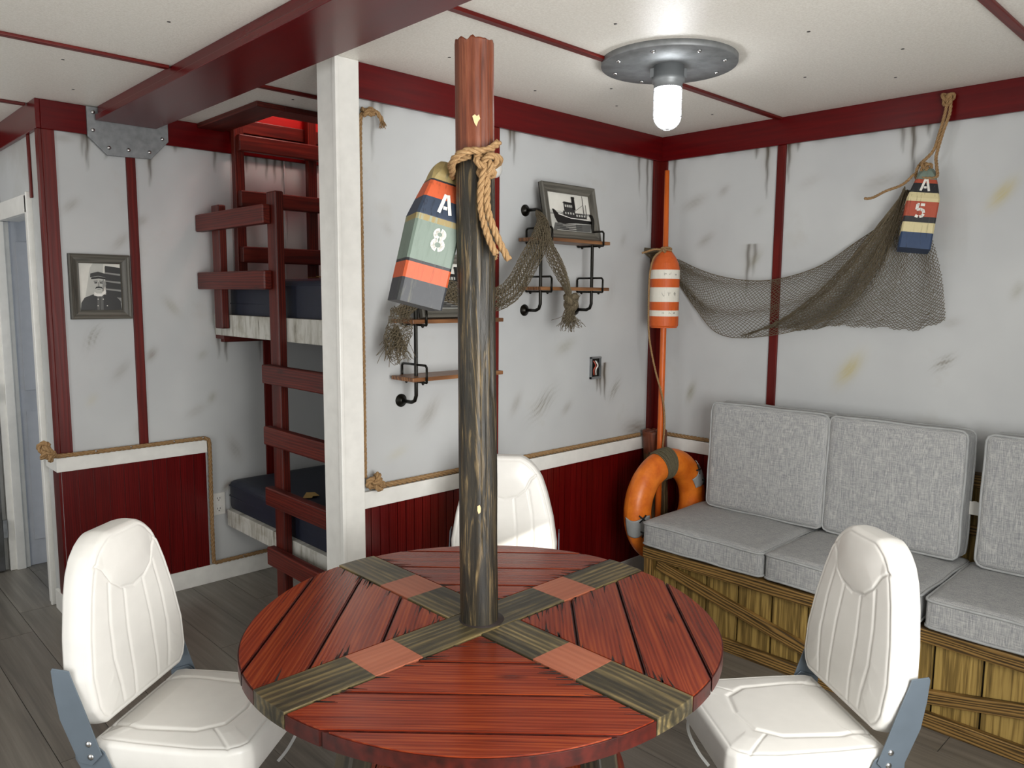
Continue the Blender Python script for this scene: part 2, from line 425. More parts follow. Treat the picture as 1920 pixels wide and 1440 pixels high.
def stained_wall(name, axis, pos, u0, u1, z0, z1, thick, drips, smudges, sgn, step=0.008):
    nu = int((u1 - u0) / step) + 1; nz = int((z1 - z0) / step) + 1
    us = np.linspace(u0, u1, nu); zs = np.linspace(z0, z1, nz)
    U, Z = np.meshgrid(us, zs, indexing='ij')
    P = np.zeros(U.shape + (3,))
    if axis == 'y': P[..., 0] = U; P[..., 1] = pos
    else: P[..., 1] = U; P[..., 0] = pos
    P[..., 2] = Z
    if (axis == 'x'): P = P[::-1]; U = U[::-1]; Z = Z[::-1]
    D = dirt_field(U, Z, drips, smudges)
    mb = MB(); mb.grid(P, 0, False)
    nv = len(mb.v)
    a, b = (pos + 0.0004 * sgn, pos + thick * sgn)
    if axis == 'y': mb.bb(u0, u1, a, b, z0, z1)
    else: mb.bb(a, b, u0, u1, z0, z1)
    dirt = np.concatenate([D.reshape(-1, 4), np.zeros((len(mb.v) - nv, 4))])
    return struct(mb, name, M_wall, dirt=dirt)

H = 2.44
YC = 1.5
# ------------------------------------------------------------------ shell
stained_wall('wall_back', 'y', 0.0, -1.97, 0.0, 0.0, H, 0.085, DA, SA, 1)
stained_wall('wall_right', 'x', 0.0, -3.05, 0.085, 0.0, H, 0.1, DB, SB, 1)
stained_wall('wall_far', 'y', YC, -2.665, -1.05, 0.0, H, 0.1, DC, SCC, 1)
struct(MB().bb(-1.05, -0.95, 0.085, YC, 0, H), 'wall_alcove', M_wallp)
w = MB()                                                     # hall partition with its doorway
w.bb(-2.665, -2.58, YC + 0.1, 1.80, 0, H); w.bb(-2.665, -2.58, 1.80, 2.40, 1.97, H)
struct(w, 'wall_hall', M_wallp)
struct(MB().bb(-4.7, -2.60, 2.47, 2.57, 0, H).bb(-2.6, -1.9, 2.47, 2.57, 1.97, H), 'wall_hall_end', M_wallp)
w = MB()
w.bb(-4.7, -4.6, -3.15, -1.4, 0, H); w.bb(-4.7, -4.6, -0.1, 1.45, 0, H); w.bb(-4.7, -4.6, 2.1, 2.57, 0, H); w.bb(-4.7, -4.6, 1.45, 2.1, 0, 0.9); w.bb(-4.7, -4.6, 1.45, 2.1, 2.05, H); w.bb(-4.7, -4.6, -1.4, -0.1, 2.08, H)  # the gap at the hall end is added to admit the fill lamp
struct(w, 'wall_left', M_wallp)
w = MB()                                                     # wall behind the camera: glazed opening, and a narrow slot shaped to aim sun at the far chair
xs = [-4.7, -3.5, -2.0, -1.20, -0.98, 0.1]
w.bb(-4.7, -3.5, -3.15, -3.05, 0, H); w.bb(-2.0, -1.02, -3.15, -3.05, 0, H); w.bb(-0.76, 0.1, -3.15, -3.05, 0, H)
w.bb(-3.5, -2.0, -3.15, -3.05, 0, 0.5); w.bb(-3.5, -2.0, -3.15, -3.05, 2.15, H)
w.bb(-1.02, -0.76, -3.15, -3.05, 0, 1.5); w.bb(-1.02, -0.76, -3.15, -3.05, 2.39, H)
struct(w, 'wall_rear', M_wallp)

# unseen slab added to keep direct sun out of the glazed opening
struct(MB().bb(-3.9, -1.28, -6.2, -3.15, 2.2, 2.26), 'wall_sun_blocker', M_wallp)
# ceiling with the hatch opening
c = MB()
hx0, hx1, hy0, hy1 = -1.82, -1.12, 0.95, 1.47
c.bb(-4.7, hx0, -3.15, 2.57, H, H + 0.05); c.bb(hx1, 0.1, -3.15, 2.57, H, H + 0.05)
c.bb(hx0, hx1, -3.15, hy0, H, H + 0.05); c.bb(hx0, hx1, hy1, 2.57, H, H + 0.05)
struct(c, 'ceiling', M_ceil)
sc_ = MB()                                                   # screw heads in the ceiling sheet
for (x, y) in [(-2.9, -0.35), (-2.62, 0.05), (-2.75, 0.75), (-2.6, 1.2), (-2.95, 1.05), (-1.75, -0.3), (-1.2, -0.2), (-0.75, -0.28), (-1.6, -0.95), (-0.6, -1.1), (-0.35, -1.35), (-0.7, -1.5), (-0.3, -0.5), (-1.0, -0.45), (-1.1, -1.35), (-1.7, 0.3), (-1.85, 0.68)]:
    sc_.lathe([(0.006, H - 0.0008), (0.006, H + 0.001)], (x, y, 0), n=8)
struct(sc_, 'trim_1', M_slot)

# floor of staggered planks running towards the corner
f = MB()
f.bb(-4.7, 0.1, -3.15, 2.57, -0.06, -0.004, mi=1)
ang = math.radians(0)
x = -4.7
pw = 0.187
while x < 0.1:
    y = -3.15 - random.uniform(0, 1.1)
    while y < 2.57:
        L = 1.22
        y0 = max(y, -3.15); y1 = min(y + L - 0.0025, 2.57)
        if y1 > y0 + 0.01: f.bb(x, min(x + pw - 0.0025, 0.1), y0, y1, -0.02, 0.0, grain=1)
        y += L
    x += pw
struct(f, 'floor', [M_floor, M_floorgap])

# loft above the hatch
l = MB()
l.bb(hx0 - 0.02, hx0, hy0, hy1, H + 0.05, 3.1); l.bb(hx1, hx1 + 0.02, hy0, hy1, H + 0.05, 3.1)
l.bb(hx0, hx1, hy0 - 0.02, hy0, H + 0.05, 3.1); l.bb(hx0, hx1, hy1, hy1 + 0.02, H + 0.05, 3.1); l.bb(hx0, hx1, hy0, hy1, 3.1, 3.12)
struct(l, 'wall_loft', M_loft)
h = MB()
h.bb(-1.96, hx0 + 0.0, 0.81, 1.475, H - 0.025, H - 0.001); h.bb(hx0, -1.06, 0.81, hy0, H - 0.025, H - 0.001)
h.bb(hx0 - 0.0, hx0 + 0.02, hy0, hy1, H - 0.02, H + 0.05); h.bb(hx0, hx1, hy1 - 0.02, hy1, H - 0.02, H + 0.05)
struct(h, 'trim_2', M_redwood, 0.003)

# red header trims
t = MB()
t.bb(-1.96, -0.02, -0.02, 0, 2.31, H, grain=0); struct(t, 'trim_3', M_red, 0.003)
t = MB().bb(-0.02, 0, -3.05, 0, 2.31, H, grain=1); struct(t, 'trim_4', M_red, 0.003)
t = MB().bb(-2.665, -1.05, YC - 0.02, YC, 2.31, H, grain=0).bb(-2.685, -2.665, YC - 0.02, 2.45, 2.31, H, grain=1)
t.bb(-4.6, -2.685, 2.45, 2.47, 2.31, H); struct(t, 'trim_5', M_red, 0.003)
# ceiling battens
def batten(name, *b):
    o = MB(); o.bb(*b); struct(o, name, M_redbatten, 0.003)
batten('trim_6', -2.19, -0.02, -0.715, -0.685, H - 0.012, H)
batten('trim_7', -2.19, -0.02, -1.855, -1.825, H - 0.012, H)
batten('trim_8', -4.6, -2.44, 0.535, 0.565, H - 0.012, H)
batten('trim_9', -4.6, -2.69, 1.615, 1.645, H - 0.012, H)
batten('trim_10', -2.19, -1.06, 0.535, 0.565, H - 0.012, H)
# wall battens
batten('trim_11', -1.275, -1.226, -0.012, 0, 0.795, 2.31)
batten('trim_12', -0.012, 0, -0.735, -0.69, 0.795, 2.31)
batten('trim_13', -2.308, -2.264, YC - 0.012, YC, 0.795, 2.31)
batten('trim_14', -1.63, -1.585, YC - 0.012, YC, 0.1, 1.315)
o = MB().bb(-0.075, -0.012, -0.014, 0, 0.795, 2.31, grain=2).bb(-0.014, 0, -0.05, 0, 0.795, 2.31, grain=2); struct(o, 'trim_15', M_redbatten, 0.002)
o = MB().bb(-2.665, -2.612, YC - 0.015, YC, 0.795, 2.31, grain=2).bb(-2.68, -2.665, YC - 0.015, YC + 0.035, 0.795, 2.31, grain=2); struct(o, 'trim_16', M_redbatten, 0.002)
batten('trim_17', -2.675, -2.665, 1.69, 1.72, 2.02, 2.31)
struct(MB().bb(-1.475, -1.467, YC - 0.006, YC, 1.4, 2.31), 'trim_18', M_wallp)

# ceiling beam
o = MB().bb(-2.446, -2.172, -3.05, 1.45, H - 0.066, H - 0.04, grain=1).bb(-2.434, -2.184, -3.05, 1.45, H - 0.04, H, grain=1)
tag(struct(o, 'trim_19', M_red, 0.002))

# wainscot: red beadboard below a white cap rail
def beadboard(name, axis, pos, u0, u1, z0, z1, step, sgn):
    b = MB()
    if axis == 'y': b.bb(u0, u1, pos - 0.004, pos, z0, z1, mi=1)
    else: b.bb(pos - 0.004, pos, u0, u1, z0, z1, mi=1)
    u = u0
    while u < u1 - 0.002:
        e = min(u + step - 0.0035, u1)
        if axis == 'y': b.bb(u, e, pos - 0.011, pos - 0.004, z0, z1, grain=2)
        else: b.bb(pos - 0.011, pos - 0.004, u, e, z0, z1, grain=2)
        u += step
    return struct(b, name, [M_bead, M_beadgap])
beadboard('trim_20', 'y', 0.0, -1.965, -0.012, 0.1, 0.727, 0.043, 1)
beadboard('trim_21', 'x', 0.0, -3.05, -0.012, 0.1, 0.727, 0.043, 1)
beadboard('trim_22', 'y', YC, -2.664, -1.975, 0.1, 0.727, 0.069, 1)
struct(MB().bb(-2.676, -2.665, YC, YC + 0.1, 0.1, 0.727), 'trim_23', M_bead)
o = MB().bb(-1.962, -0.022, -0.022, 0, 0.727, 0.795, grain=0); struct(o, 'trim_24', M_white, 0.002)
o = MB().bb(-0.022, 0, -3.05, 0, 0.727, 0.795, grain=1); struct(o, 'trim_25', M_white, 0.002)
o = MB().bb(-2.687, -1.972, YC - 0.022, YC, 0.727, 0.795, grain=0).bb(-2.687, -2.665, YC, YC + 0.18, 0.727, 0.795); struct(o, 'trim_26', M_white, 0.002)
o = MB().bb(-1.962, -0.016, -0.016, 0, 0, 0.1); struct(o, 'baseboard_back', M_white, 0.002)
o = MB().bb(-0.016, 0, -3.05, 0, 0, 0.1); struct(o, 'baseboard_right', M_white, 0.002)
o = MB().bb(-2.68, -1.60, YC - 0.016, YC, 0, 0.1).bb(-2.681, -2.665, YC, YC + 0.18, 0, 0.1); struct(o, 'baseboard_far', M_white, 0.002)

# white boxed pillar at the end of the back wall
o = MB().bb(-2.062, -1.963, -0.03, 0.105, 0, H - 0.0, grain=2)
o.bb(-2.068, -2.052, -0.036, -0.012, 0, H - 0.001)
struct(o, 'trim_27', M_white, 0.003)

# doorway on the left: casing, jamb, white panel beyond and a dark steel door
o = MB()
o.bb(-2.683, -2.665, 1.735, 1.80, 0, 2.04, grain=2)
o.bb(-2.683, -2.665, 1.735, 2.46, 1.955, 2.045, grain=1)
o.bb(-2.69, -2.66, 1.725, 1.745, 0, 2.05)
o.bb(-2.665, -2.58, 1.80, 1.815, 0, 1.955); o.bb(-2.665, -2.58, 1.815, 2.40, 1.955, 1.97)
o.bb(-2.73, -2.63, 2.43, 2.455, 0, 1.955); o.bb(-2.70, -2.655, 2.415, 2.43, 0, 1.955)
struct(o, 'trim_28', M_white, 0.003)
o = MB().bb(-2.635, -1.9, 2.452, 2.468, 0.0, 1.97)
o.bb(-2.60, -2.02, 2.444, 2.452, 0.15, 0.9); o.bb(-2.60, -2.02, 2.444, 2.452, 1.02, 1.85)
struct(o, 'door_1', M_whitecool, 0.002)
door = MB().bb(-3.55, -2.755, 2.42, 2.46, 0.01, 2.0)
dm = NT('stained_steel_door', 0.5, 0.2)
_f = dm.noise(dm.obj(), 3.5, 6, 0.65)
dm.col(dm.ramp(_f, [(0.3, srgb('#34332e')), (0.6, srgb('#5f6062')), (0.8, srgb('#777a7c'))]))
do = struct(door, 'door_2', dm.m, 0.003)
hg = MB()
for z in (0.25, 1.02, 1.78): hg.bb(-2.755, -2.735, 2.412, 2.425, z - 0.05, z + 0.05)
hg.build('hinge', M_metal, do)
rv = MB()
for z in (0.15, 0.5, 0.85, 1.2, 1.55, 1.9):
    for x_ in (-2.80, -3.15, -3.5): rv.lathe([(0.009, 0), (0.007, 0.004), (0.001, 0.006)], (x_, 2.42, z), Matrix.Rotation(PI / 2, 3, 'X'), n=10)
rv.build('rivet', M_metal, do)
# frames in the unseen rear wall: the window and the added sun slot
for nm, (x0, x1, y0, y1, z0, z1) in (('window_1', (-3.5, -2.0, -3.12, -3.08, 0.5, 2.15)), ('window_sun_slot', (-1.02, -0.76, -3.12, -3.08, 1.5, 2.39))):
    o = MB()
    tk = 0.04 if nm == 'window_1' else 0.008
    o.bb(x0, x0 + tk, y0, y1, z0, z1); o.bb(x1 - tk, x1, y0, y1, z0, z1); o.bb(x0, x1, y0, y1, z0, z0 + tk); o.bb(x0, x1, y0, y1, z1 - tk, z1)
    struct(o, nm, M_white)

# bolted plate where the beam meets the wall
t = thing('bracket_plate', 'grey eight-sided steel plate bolted on the wall where the red ceiling beam ends', 'bracket', (-2.295, 1.47, 2.22))
pl = [(-2.478, 2.437), (-2.478, 2.301), (-2.395, 2.222), (-2.196, 2.229), (-2.11, 2.323), (-2.11, 2.437)]
o = MB().prism(pl, lambda x, y, z: Vector((x, 1.478 - z, y)), 0.012)
o.build('plate', M_metal, t, 0.002)
for (x, z) in [(-2.451, 2.412), (-2.455, 2.33), (-2.389, 2.258), (-2.301, 2.259), (-2.205, 2.261), (-2.141, 2.332)]:
    MB().lathe([(0.0095, 0), (0.009, 0.004), (0.006, 0.008), (0.001, 0.009)], (x, 1.466, z), Matrix.Rotation(PI / 2, 3, 'X'), n=14).build('bolt', M_bolt, t)
local(t)

# ------------------------------------------------------------------ shape helpers
def catmull(pts, n=8, closed=False):
    P = [Vector(p) for p in pts]; m = len(P); out = []
    rng = range(m if closed else m - 1)
    for i in rng:
        if closed: a, b, c, d = P[i - 1], P[i], P[(i + 1) % m], P[(i + 2) % m]
        else: a, b, c, d = P[max(i - 1, 0)], P[i], P[i + 1], P[min(i + 2, m - 1)]
        for k in range(n):
            t = k / n
            out.append(0.5 * ((2 * b) + (c - a) * t + (2 * a - 5 * b + 4 * c - d) * t * t + (3 * b - a - 3 * c + d) * t ** 3))
    if not closed: out.append(P[-1].copy())
    return out
def resample(pts, step):
    P = [Vector(p) for p in pts]; out = [P[0].copy()]; acc = 0
    for i in range(1, len(P)):
        seg = P[i] - P[i - 1]; L = seg.length
        if L < 1e-9: continue
        d = step - acc
        while d <= L:
            out.append(P[i - 1] + seg * (d / L)); d += step
        acc = (acc + L) % step
    if (out[-1] - P[-1]).length > step * 0.3: out.append(P[-1].copy())
    return out
def rope(mb, pts, R, pitch=None, smooth_n=8, closed=False, strands=3, mi=0):
    """three-strand laid rope along a path"""
    path = catmull(pts, smooth_n, closed) if smooth_n else [Vector(p) for p in pts]
    pitch = pitch or R * 6.5
    path = resample(path, pitch / 7)
    m = len(path)
    if m < 3: return mb
    nrm = None; fr = []
    L = 0
    for i in range(m):
        t = (path[min(i + 1, m - 1)] - path[max(i - 1, 0)])
        t = t.normalized() if t.length > 1e-9 else Vector((0, 0, 1))
        if nrm is None: nrm = t.orthogonal().normalized()
        nrm = nrm - t * nrm.dot(t); nrm = nrm.normalized() if nrm.length > 1e-6 else t.orthogonal().normalized()
        if i: L += (path[i] - path[i - 1]).length
        fr.append((path[i], nrm.copy(), t.cross(nrm), L))
    for s_ in range(strands):
        q = [p + (n_ * math.cos(2 * PI * (l / pitch + s_ / strands)) + b_ * math.sin(2 * PI * (l / pitch + s_ / strands))) * R * 0.52 for p, n_, b_, l in fr]
        mb.tube(q, R * 0.54, n=6, mi=mi)
    return mb
def knot(mb, c, size, R, axis='z', turns=1.0, seed=0, X=None):
    """an overhand knot (trefoil) of rope"""
    rnd = random.Random(seed)
    E_ = Euler((rnd.uniform(0, 3), rnd.uniform(0, 3), rnd.uniform(0, 3))).to_matrix() if X is None else X
    pts = []
    for i in range(40):
        t = 2 * PI * i / 40
        p = Vector((math.sin(t) + 2 * math.sin(2 * t), math.cos(t) - 2 * math.cos(2 * t), -math.sin(3 * t) * 1.1)) / 3.0 * size
        pts.append(E_ @ p + Vector(c))
    rope(mb, pts, R, smooth_n=2, closed=True)
    return mb
def fray(mb, c, d, L, n, spread, r=0.0012, seed=1, mi=0, curl=0.3):
    rnd = random.Random(seed); d = Vector(d).normalized()
    for i in range(n):
        v = Vector((rnd.gauss(0, 1), rnd.gauss(0, 1), rnd.gauss(0, 1))) * spread
        p = Vector(c) + v * 0.15 * L; pts = [p.copy()]; dd = (d + v).normalized()
        l = L * rnd.uniform(0.5, 1.0)
        for k in range(6):
            dd = (dd + Vector((rnd.gauss(0, curl), rnd.gauss(0, curl), rnd.gauss(0, curl))) * 0.5 + Vector((0, 0, -0.12))).normalized()
            p = p + dd * l / 6; pts.append(p.copy())
        mb.tube(pts, r, n=3, mi=mi, cap=False)
    return mb
def lattice(mb, P, r, mi=0, closed_u=False, drop=None, jitter=0.0, seed=0):
    """diamond netting: P is an (nu, nv, 3) array of knots; cords as thin three-sided prisms"""
    P = np.array(P, float); nu, nv = P.shape[:2]
    rs = np.random.RandomState(seed)
    if jitter: P = P + rs.normal(0, jitter, P.shape)
    I, J = np.meshgrid(np.arange(nu), np.arange(nv), indexing='ij')
    A = []; B = []
    ok = ((I + J) % 2 == 0)
    for dj in (1, -1):
        i2 = I + 1; j2 = J + dj
        mk = ok & (j2 >= 0) & (j2 < nv)
        if closed_u: i2 = i2 % nu
        else: mk = mk & (i2 < nu)
        if drop is not None: mk = mk & (rs.rand(nu, nv) > drop)
        A.append(P[I[mk], J[mk]]); B.append(P[i2[mk], j2[mk]])
    A = np.concatenate(A); B = np.concatenate(B)
    cords(mb, A, B, r, mi)
    return mb
def cords(mb, A, B, r, mi=0):
    T = B - A; L = np.linalg.norm(T, axis=1, keepdims=True); k = (L[:, 0] > 1e-6); A, B, T, L = A[k], B[k], T[k], L[k]
    T = T / L
    ref = np.where(np.abs(T[:, 2:3]) > 0.9, np.array([[1., 0, 0]]), np.array([[0, 0, 1.]]))
    N = np.cross(T, ref); N /= np.linalg.norm(N, axis=1, keepdims=True); Bn = np.cross(T, N)
    V = []
    for base in (A, B):
        for a in (0, 2 * PI / 3, 4 * PI / 3):
            V.append(base + (N * math.cos(a) + Bn * math.sin(a)) * r)
    V = np.stack(V, 1).reshape(-1, 3)
    b = len(mb.v); n = len(A)
    mb.v.extend(map(tuple, V.tolist())); mb.lc.extend(map(tuple, V.tolist()))
    for i in range(n):
        o = b + i * 6
        mb.f += [(o, o + 1, o + 4, o + 3), (o + 1, o + 2, o + 5, o + 4), (o + 2, o, o + 3, o + 5)]
    mb.mi += [mi] * (3 * n); mb.sm += [True] * (3 * n)

def cushion_mb(hx, hy, hz, r, puff=(0, 0, 0), n=18, seed=0):
    """soft block: rounded box with puffed faces; half sizes"""
    mb = MB(); half = np.array([hx, hy, hz]); rnd = np.random.RandomState(seed); ph = rnd.rand(6) * 6
    ts = np.sin(np.linspace(-PI / 2, PI / 2, n + 1)); ts = 0.45 * ts + 0.55 * np.linspace(-1, 1, n + 1)
    for ax in range(3):
        for sg in (-1, 1):
            U, V = np.meshgrid(ts, ts, indexing='ij')
            p = np.zeros(U.shape + (3,)); a, b = (ax + 1) % 3, (ax + 2) % 3
            p[..., ax] = sg; p[..., a] = U; p[..., b] = V
            if sg < 0: p = p[::-1]
            q = p * half; cl = np.clip(q, -(half - r), half - r); d = q - cl
            ln = np.linalg.norm(d, axis=-1, keepdims=True); d = d / np.maximum(ln, 1e-9)
            s = cl + d * r
            for k in range(3):
                o1, o2 = (k + 1) % 3, (k + 2) % 3
                w_ = (1 - (s[..., o1] / half[o1]) ** 2) * (1 - (s[..., o2] / half[o2]) ** 2)
                wr = 1 + 0.15 * np.sin(s[..., o1] * 25 + ph[k]) * np.sin(s[..., o2] * 18 + ph[k + 3])
                s[..., k] += np.sign(s[..., k]) * puff[k] * np.clip(w_, 0, 1) * (np.abs(s[..., k]) > half[k] - r * 1.01) * wr
            mb.grid(s)
    return mb
def rrect_loop(hx, hy, r, n=6):
    out = []
    for (cx, cy, a0) in ((hx - r, hy - r, 0), (-hx + r, hy - r, PI / 2), (-hx + r, -hy + r, PI), (hx - r, -hy + r, 3 * PI / 2)):
        for k in range(n + 1):
            a = a0 + PI / 2 * k / n
            out.append((cx + r * math.cos(a), cy + r * math.sin(a)))
    return out

# ------------------------------------------------------------------ ropes laid along the walls
def loop_rope(name, label, pts, R, extra=None, cat='rope', sn=4):
    mb = MB(); rope(mb, pts, R, smooth_n=sn)
    if extra: extra(mb)
    o = mb.build(name, M_rope); tag(o, label, cat); return o
def ex(mb):
    knot(mb, (-2.735, 1.455, 0.845), 0.036, 0.0125, seed=3); knot(mb, (-2.722, 1.445, 0.822), 0.026, 0.012, seed=5)
loop_rope('rope', 'brown rope edging the red panel of the far left wall, knotted at its left end',
          [(-2.735, 1.455, 0.83), (-2.70, 1.462, 0.812), (-2.6, 1.468, 0.807), (-2.3, 1.468, 0.807), (-2.02, 1.468, 0.808), (-1.975, 1.468, 0.80), (-1.962, 1.47, 0.76), (-1.962, 1.474, 0.5), (-1.962, 1.474, 0.15), (-1.95, 1.474, 0.113), (-1.9, 1.474, 0.111), (-1.62, 1.474, 0.111)], 0.011, ex)
nails = MB()
for (x, z) in [(-2.52, 0.812), (-2.36, 0.812), (-2.15, 0.812), (-2.0, 0.814), (-1.80, 0.116)]:
    nails.lathe([(0.005, 0), (0.004, 0.003), (0.0005, 0.004)], (x, 1.457, z), Matrix.Rotation(PI / 2, 3, 'X'), n=8)
nl = nails.build('nail', M_bolt, bpy.data.objects['rope']); nl['kind'] = 'stuff'
def ex(mb):
    knot(mb, (-1.925, -0.028, 2.262), 0.024, 0.009, seed=2)
    rope(mb, [(-1.915, -0.03, 2.27), (-1.89, -0.04, 2.262), (-1.872, -0.045, 2.235)], 0.009, smooth_n=4)
    fray(mb, (-1.872, -0.045, 2.238), (0.35, -0.1, -1), 0.035, 30, 0.35, 0.0014, seed=4)
loop_rope('rope', 'thin brown rope running up the back wall beside the white pillar to a frayed knot', [(-1.95, -0.012, 0.85), (-1.95, -0.012, 1.2), (-1.95, -0.012, 1.8), (-1.95, -0.012, 2.2), (-1.94, -0.02, 2.255)], 0.0085, ex)
def ex(mb):
    knot(mb, (-1.925, -0.04, 0.842), 0.032, 0.012, seed=8); knot(mb, (-1.905, -0.045, 0.822), 0.024, 0.011, seed=9)
loop_rope('rope', 'thick brown rope lying on the white rail of the back wall, knotted beside the pillar', [(-1.93, -0.04, 0.82), (-1.87, -0.018, 0.808), (-1.5, -0.012, 0.807), (-1.0, -0.012, 0.807), (-0.5, -0.012, 0.807), (-0.145, -0.012, 0.807)], 0.0115, ex)
loop_rope('rope', 'brown rope on the white rail of the right wall, ending behind the grey back cushion', [(-0.012, -0.03, 0.807), (-0.012, -0.5, 0.807), (-0.012, -1.5, 0.807), (-0.012, -2.4, 0.807)], 0.011)

# ------------------------------------------------------------------ round table
TC = (-2.30, -1.11); TR = 0.615; TZ = 0.72
t = thing('round_table', 'round red-stained plank table with a cross of dark boards, around a log post', 'table', (TC[0], TC[1], 0))
def clip_poly(poly, nx, ny, d):
    """keep the part where nx*x+ny*y <= d"""
    out = []
    for i in range(len(poly)):
        a, b = poly[i], poly[(i + 1) % len(poly)]
        da = nx * a[0] + ny * a[1] - d; db = nx * b[0] + ny * b[1] - d
        if da <= 0: out.append(a)
        if (da < 0 < db) or (db < 0 < da):
            k = da / (da - db); out.append((a[0] + (b[0] - a[0]) * k, a[1] + (b[1] - a[1]) * k))
    return out
rd = random.Random(11)
circ = []
for i in range(180):
    a = 2 * PI * i / 180
    circ.append(((TR + 0.004 * math.sin(5 * a)) * math.cos(a), (TR + 0.004 * math.sin(5 * a)) * math.sin(a)))
top = MB()
top.prism([(0.985 * x, 0.985 * y) for x, y in circ], lambda x, y, z: Vector((x, y, TZ - 0.038 + z)), 0.024, mi=1)
def top_plank(poly, gdir, mi=0, z0=TZ - 0.036, z1=TZ, rim=None, ins=0.0035):
    if len(poly) < 3: return
    b = len(top.lc)
    if rim is not None:
        top.prism(poly, lambda x, y, z: Vector((x, y, z0 + z)), z1 - z0 - 0.0028, rim)
        A = sum(poly[i][0] * poly[(i + 1) % len(poly)][1] - poly[(i + 1) % len(poly)][0] * poly[i][1] for i in range(len(poly)))
        q = poly
        for i in range(len(poly)):
            (ax, ay), (bx_, by_) = poly[i], poly[(i + 1) % len(poly)]
            L = math.hypot(bx_ - ax, by_ - ay)
            if L < 1e-6: continue
            nx, ny = (by_ - ay) / L, -(bx_ - ax) / L
            if A < 0: nx, ny = -nx, -ny
            q = clip_poly(q, nx, ny, nx * ax + ny * ay - ins)
        poly = q
        if len(poly) < 3: return
    top.prism(poly, lambda x, y, z: Vector((x, y, z0 + z)), z1 - z0, mi)
    off = rd.uniform(0, 60); gx, gy = gdir
    for k in range(b, len(top.lc)):
        x, y, z = top.v[k]
        top.lc[k] = (x * gx + y * gy + off, -x * gy + y * gx + off, z)
bw = 0.066
for q in range(4):
    th = PI / 4 + q * PI / 2
    bx, by = math.cos(th), math.sin(th)                       # bisector of this sector
    a1 = q * PI / 2; a2 = a1 + PI / 2
    seams = [0.0, 0.243, 0.388, 0.536, 0.7]
    for i in range(4):
        p = clip_poly(circ, -bx, -by, -(seams[i] + 0.0022)); p = clip_poly(p, bx, by, seams[i + 1] - 0.0022)
        # stay clear of the two cross boards: perpendicular distance from each arm
        n1 = (-math.sin(a1), math.cos(a1)); n2 = (math.sin(a2), -math.cos(a2))
        p = clip_poly(p, -n1[0], -n1[1], -(bw + 0.002)); p = clip_poly(p, -n2[0], -n2[1], -(bw + 0.002))
        # the splits that run into each board end beside the cross
        top_plank(p, (-by, bx), rim=2)
tp = top.build('tabletop', [M_table, M_gap, M_burnt], t, 0.0025, 2)
crk = MB()                                                    # splits at the ends of the planks along the cross
rc = random.Random(5)
for q in range(4):
    th = PI / 4 + q * PI / 2; gx, gy = -math.sin(th), math.cos(th)
    for sgn, a in ((-1, q * PI / 2), (1, (q + 1) * PI / 2)):
        for k in range(13):
            rr = rc.uniform(0.10, 0.58)
            side = 1 if sgn < 0 else -1
            px_, py_ = rr * math.cos(a) - side * math.sin(a) * (bw + 0.003), rr * math.sin(a) + side * math.cos(a) * (bw + 0.003)
            if math.hypot(px_, py_) > 0.585: continue
            L = rc.uniform(0.02, 0.06); s2 = -sgn * -1
            dx, dy = gx * (1 if sgn < 0 else -1), gy * (1 if sgn < 0 else -1)
            w_ = rc.uniform(0.0015, 0.004)
            ex_, ey_ = px_ + dx * L + rc.uniform(-.006, .006), py_ + dy * L + rc.uniform(-.006, .006)
            if math.hypot(ex_, ey_) > 0.6: continue
            crk.prism([(px_ - dy * w_, py_ + dx * w_), (px_ + dy * w_, py_ - dx * w_), (ex_, ey_)], lambda x, y, z: Vector((x, y, TZ + 0.0002 + z)), 0.0006)
o = crk.build('crack', M_gap, t); o['kind'] = 'stuff'
for k, (dx, dy) in enumerate(((1, 0), (0, 1))):              # cross boards, orange band on each arm
    for s_ in (-1, 1):
        top = MB()
        gx, gy = dx * s_, dy * s_
        if k == 0: inner = 0.0
        else: inner = bw + 0.002
        cuts = [inner, 0.25, 0.385, 0.66]
        for i in range(3):
            a, b = cuts[i], cuts[i + 1]
            P = clip_poly(circ, -gx, -gy, -a); P = clip_poly(P, gx, gy, b)
            P = [(x * 1.0, y * 1.0) for x, y in P]
            P = clip_poly(P, -gy, gx, bw - 0.001); P = clip_poly(P, gy, -gx, bw - 0.001)
            top_plank(P, (gx, gy), mi=1 if i == 1 else 0, z1=TZ + 0.002)
        top.build('cross_board', [M_dark, M_orangeband], t, 0.0015)
MB().lathe([(0.060, TZ + 0.0018), (0.060, TZ + 0.0026)], (-0.004, 0.002, 0), n=40).build('post_hole', M_gap, t)
# under frame: splayed dark legs, stretchers and a low round shelf
for (dx, dy) in ((1, 0), (-1, 0), (0, 1), (0, -1)):
    lg = MB()
    lg.bar((dx * 0.37, dy * 0.37, TZ - 0.045), (dx * 0.50, dy * 0.50, 0.01), 0.065, 0.065, up=(-dy, dx, 0))
    lg.build('leg', M_leg, t, 0.006)
    MB().bar((dx * 0.06, dy * 0.06, TZ - 0.075), (dx * 0.5, dy * 0.5, TZ - 0.075), 0.07, 0.06).build('apron_beam', M_leg, t, 0.005)
top = MB()
sc2 = [(x * 0.62, y * 0.62) for x, y in circ]
for i in range(6):
    p = clip_poly(sc2, -0.7, 0.7, -(-0.42 + i * 0.14)); p = clip_poly(p, 0.7, -0.7, -0.42 + i * 0.14 + 0.136)
    top_plank(p, (0.707, 0.707), z0=0.29, z1=0.32)
top.build('lower_shelf', M_table, t, 0.004)

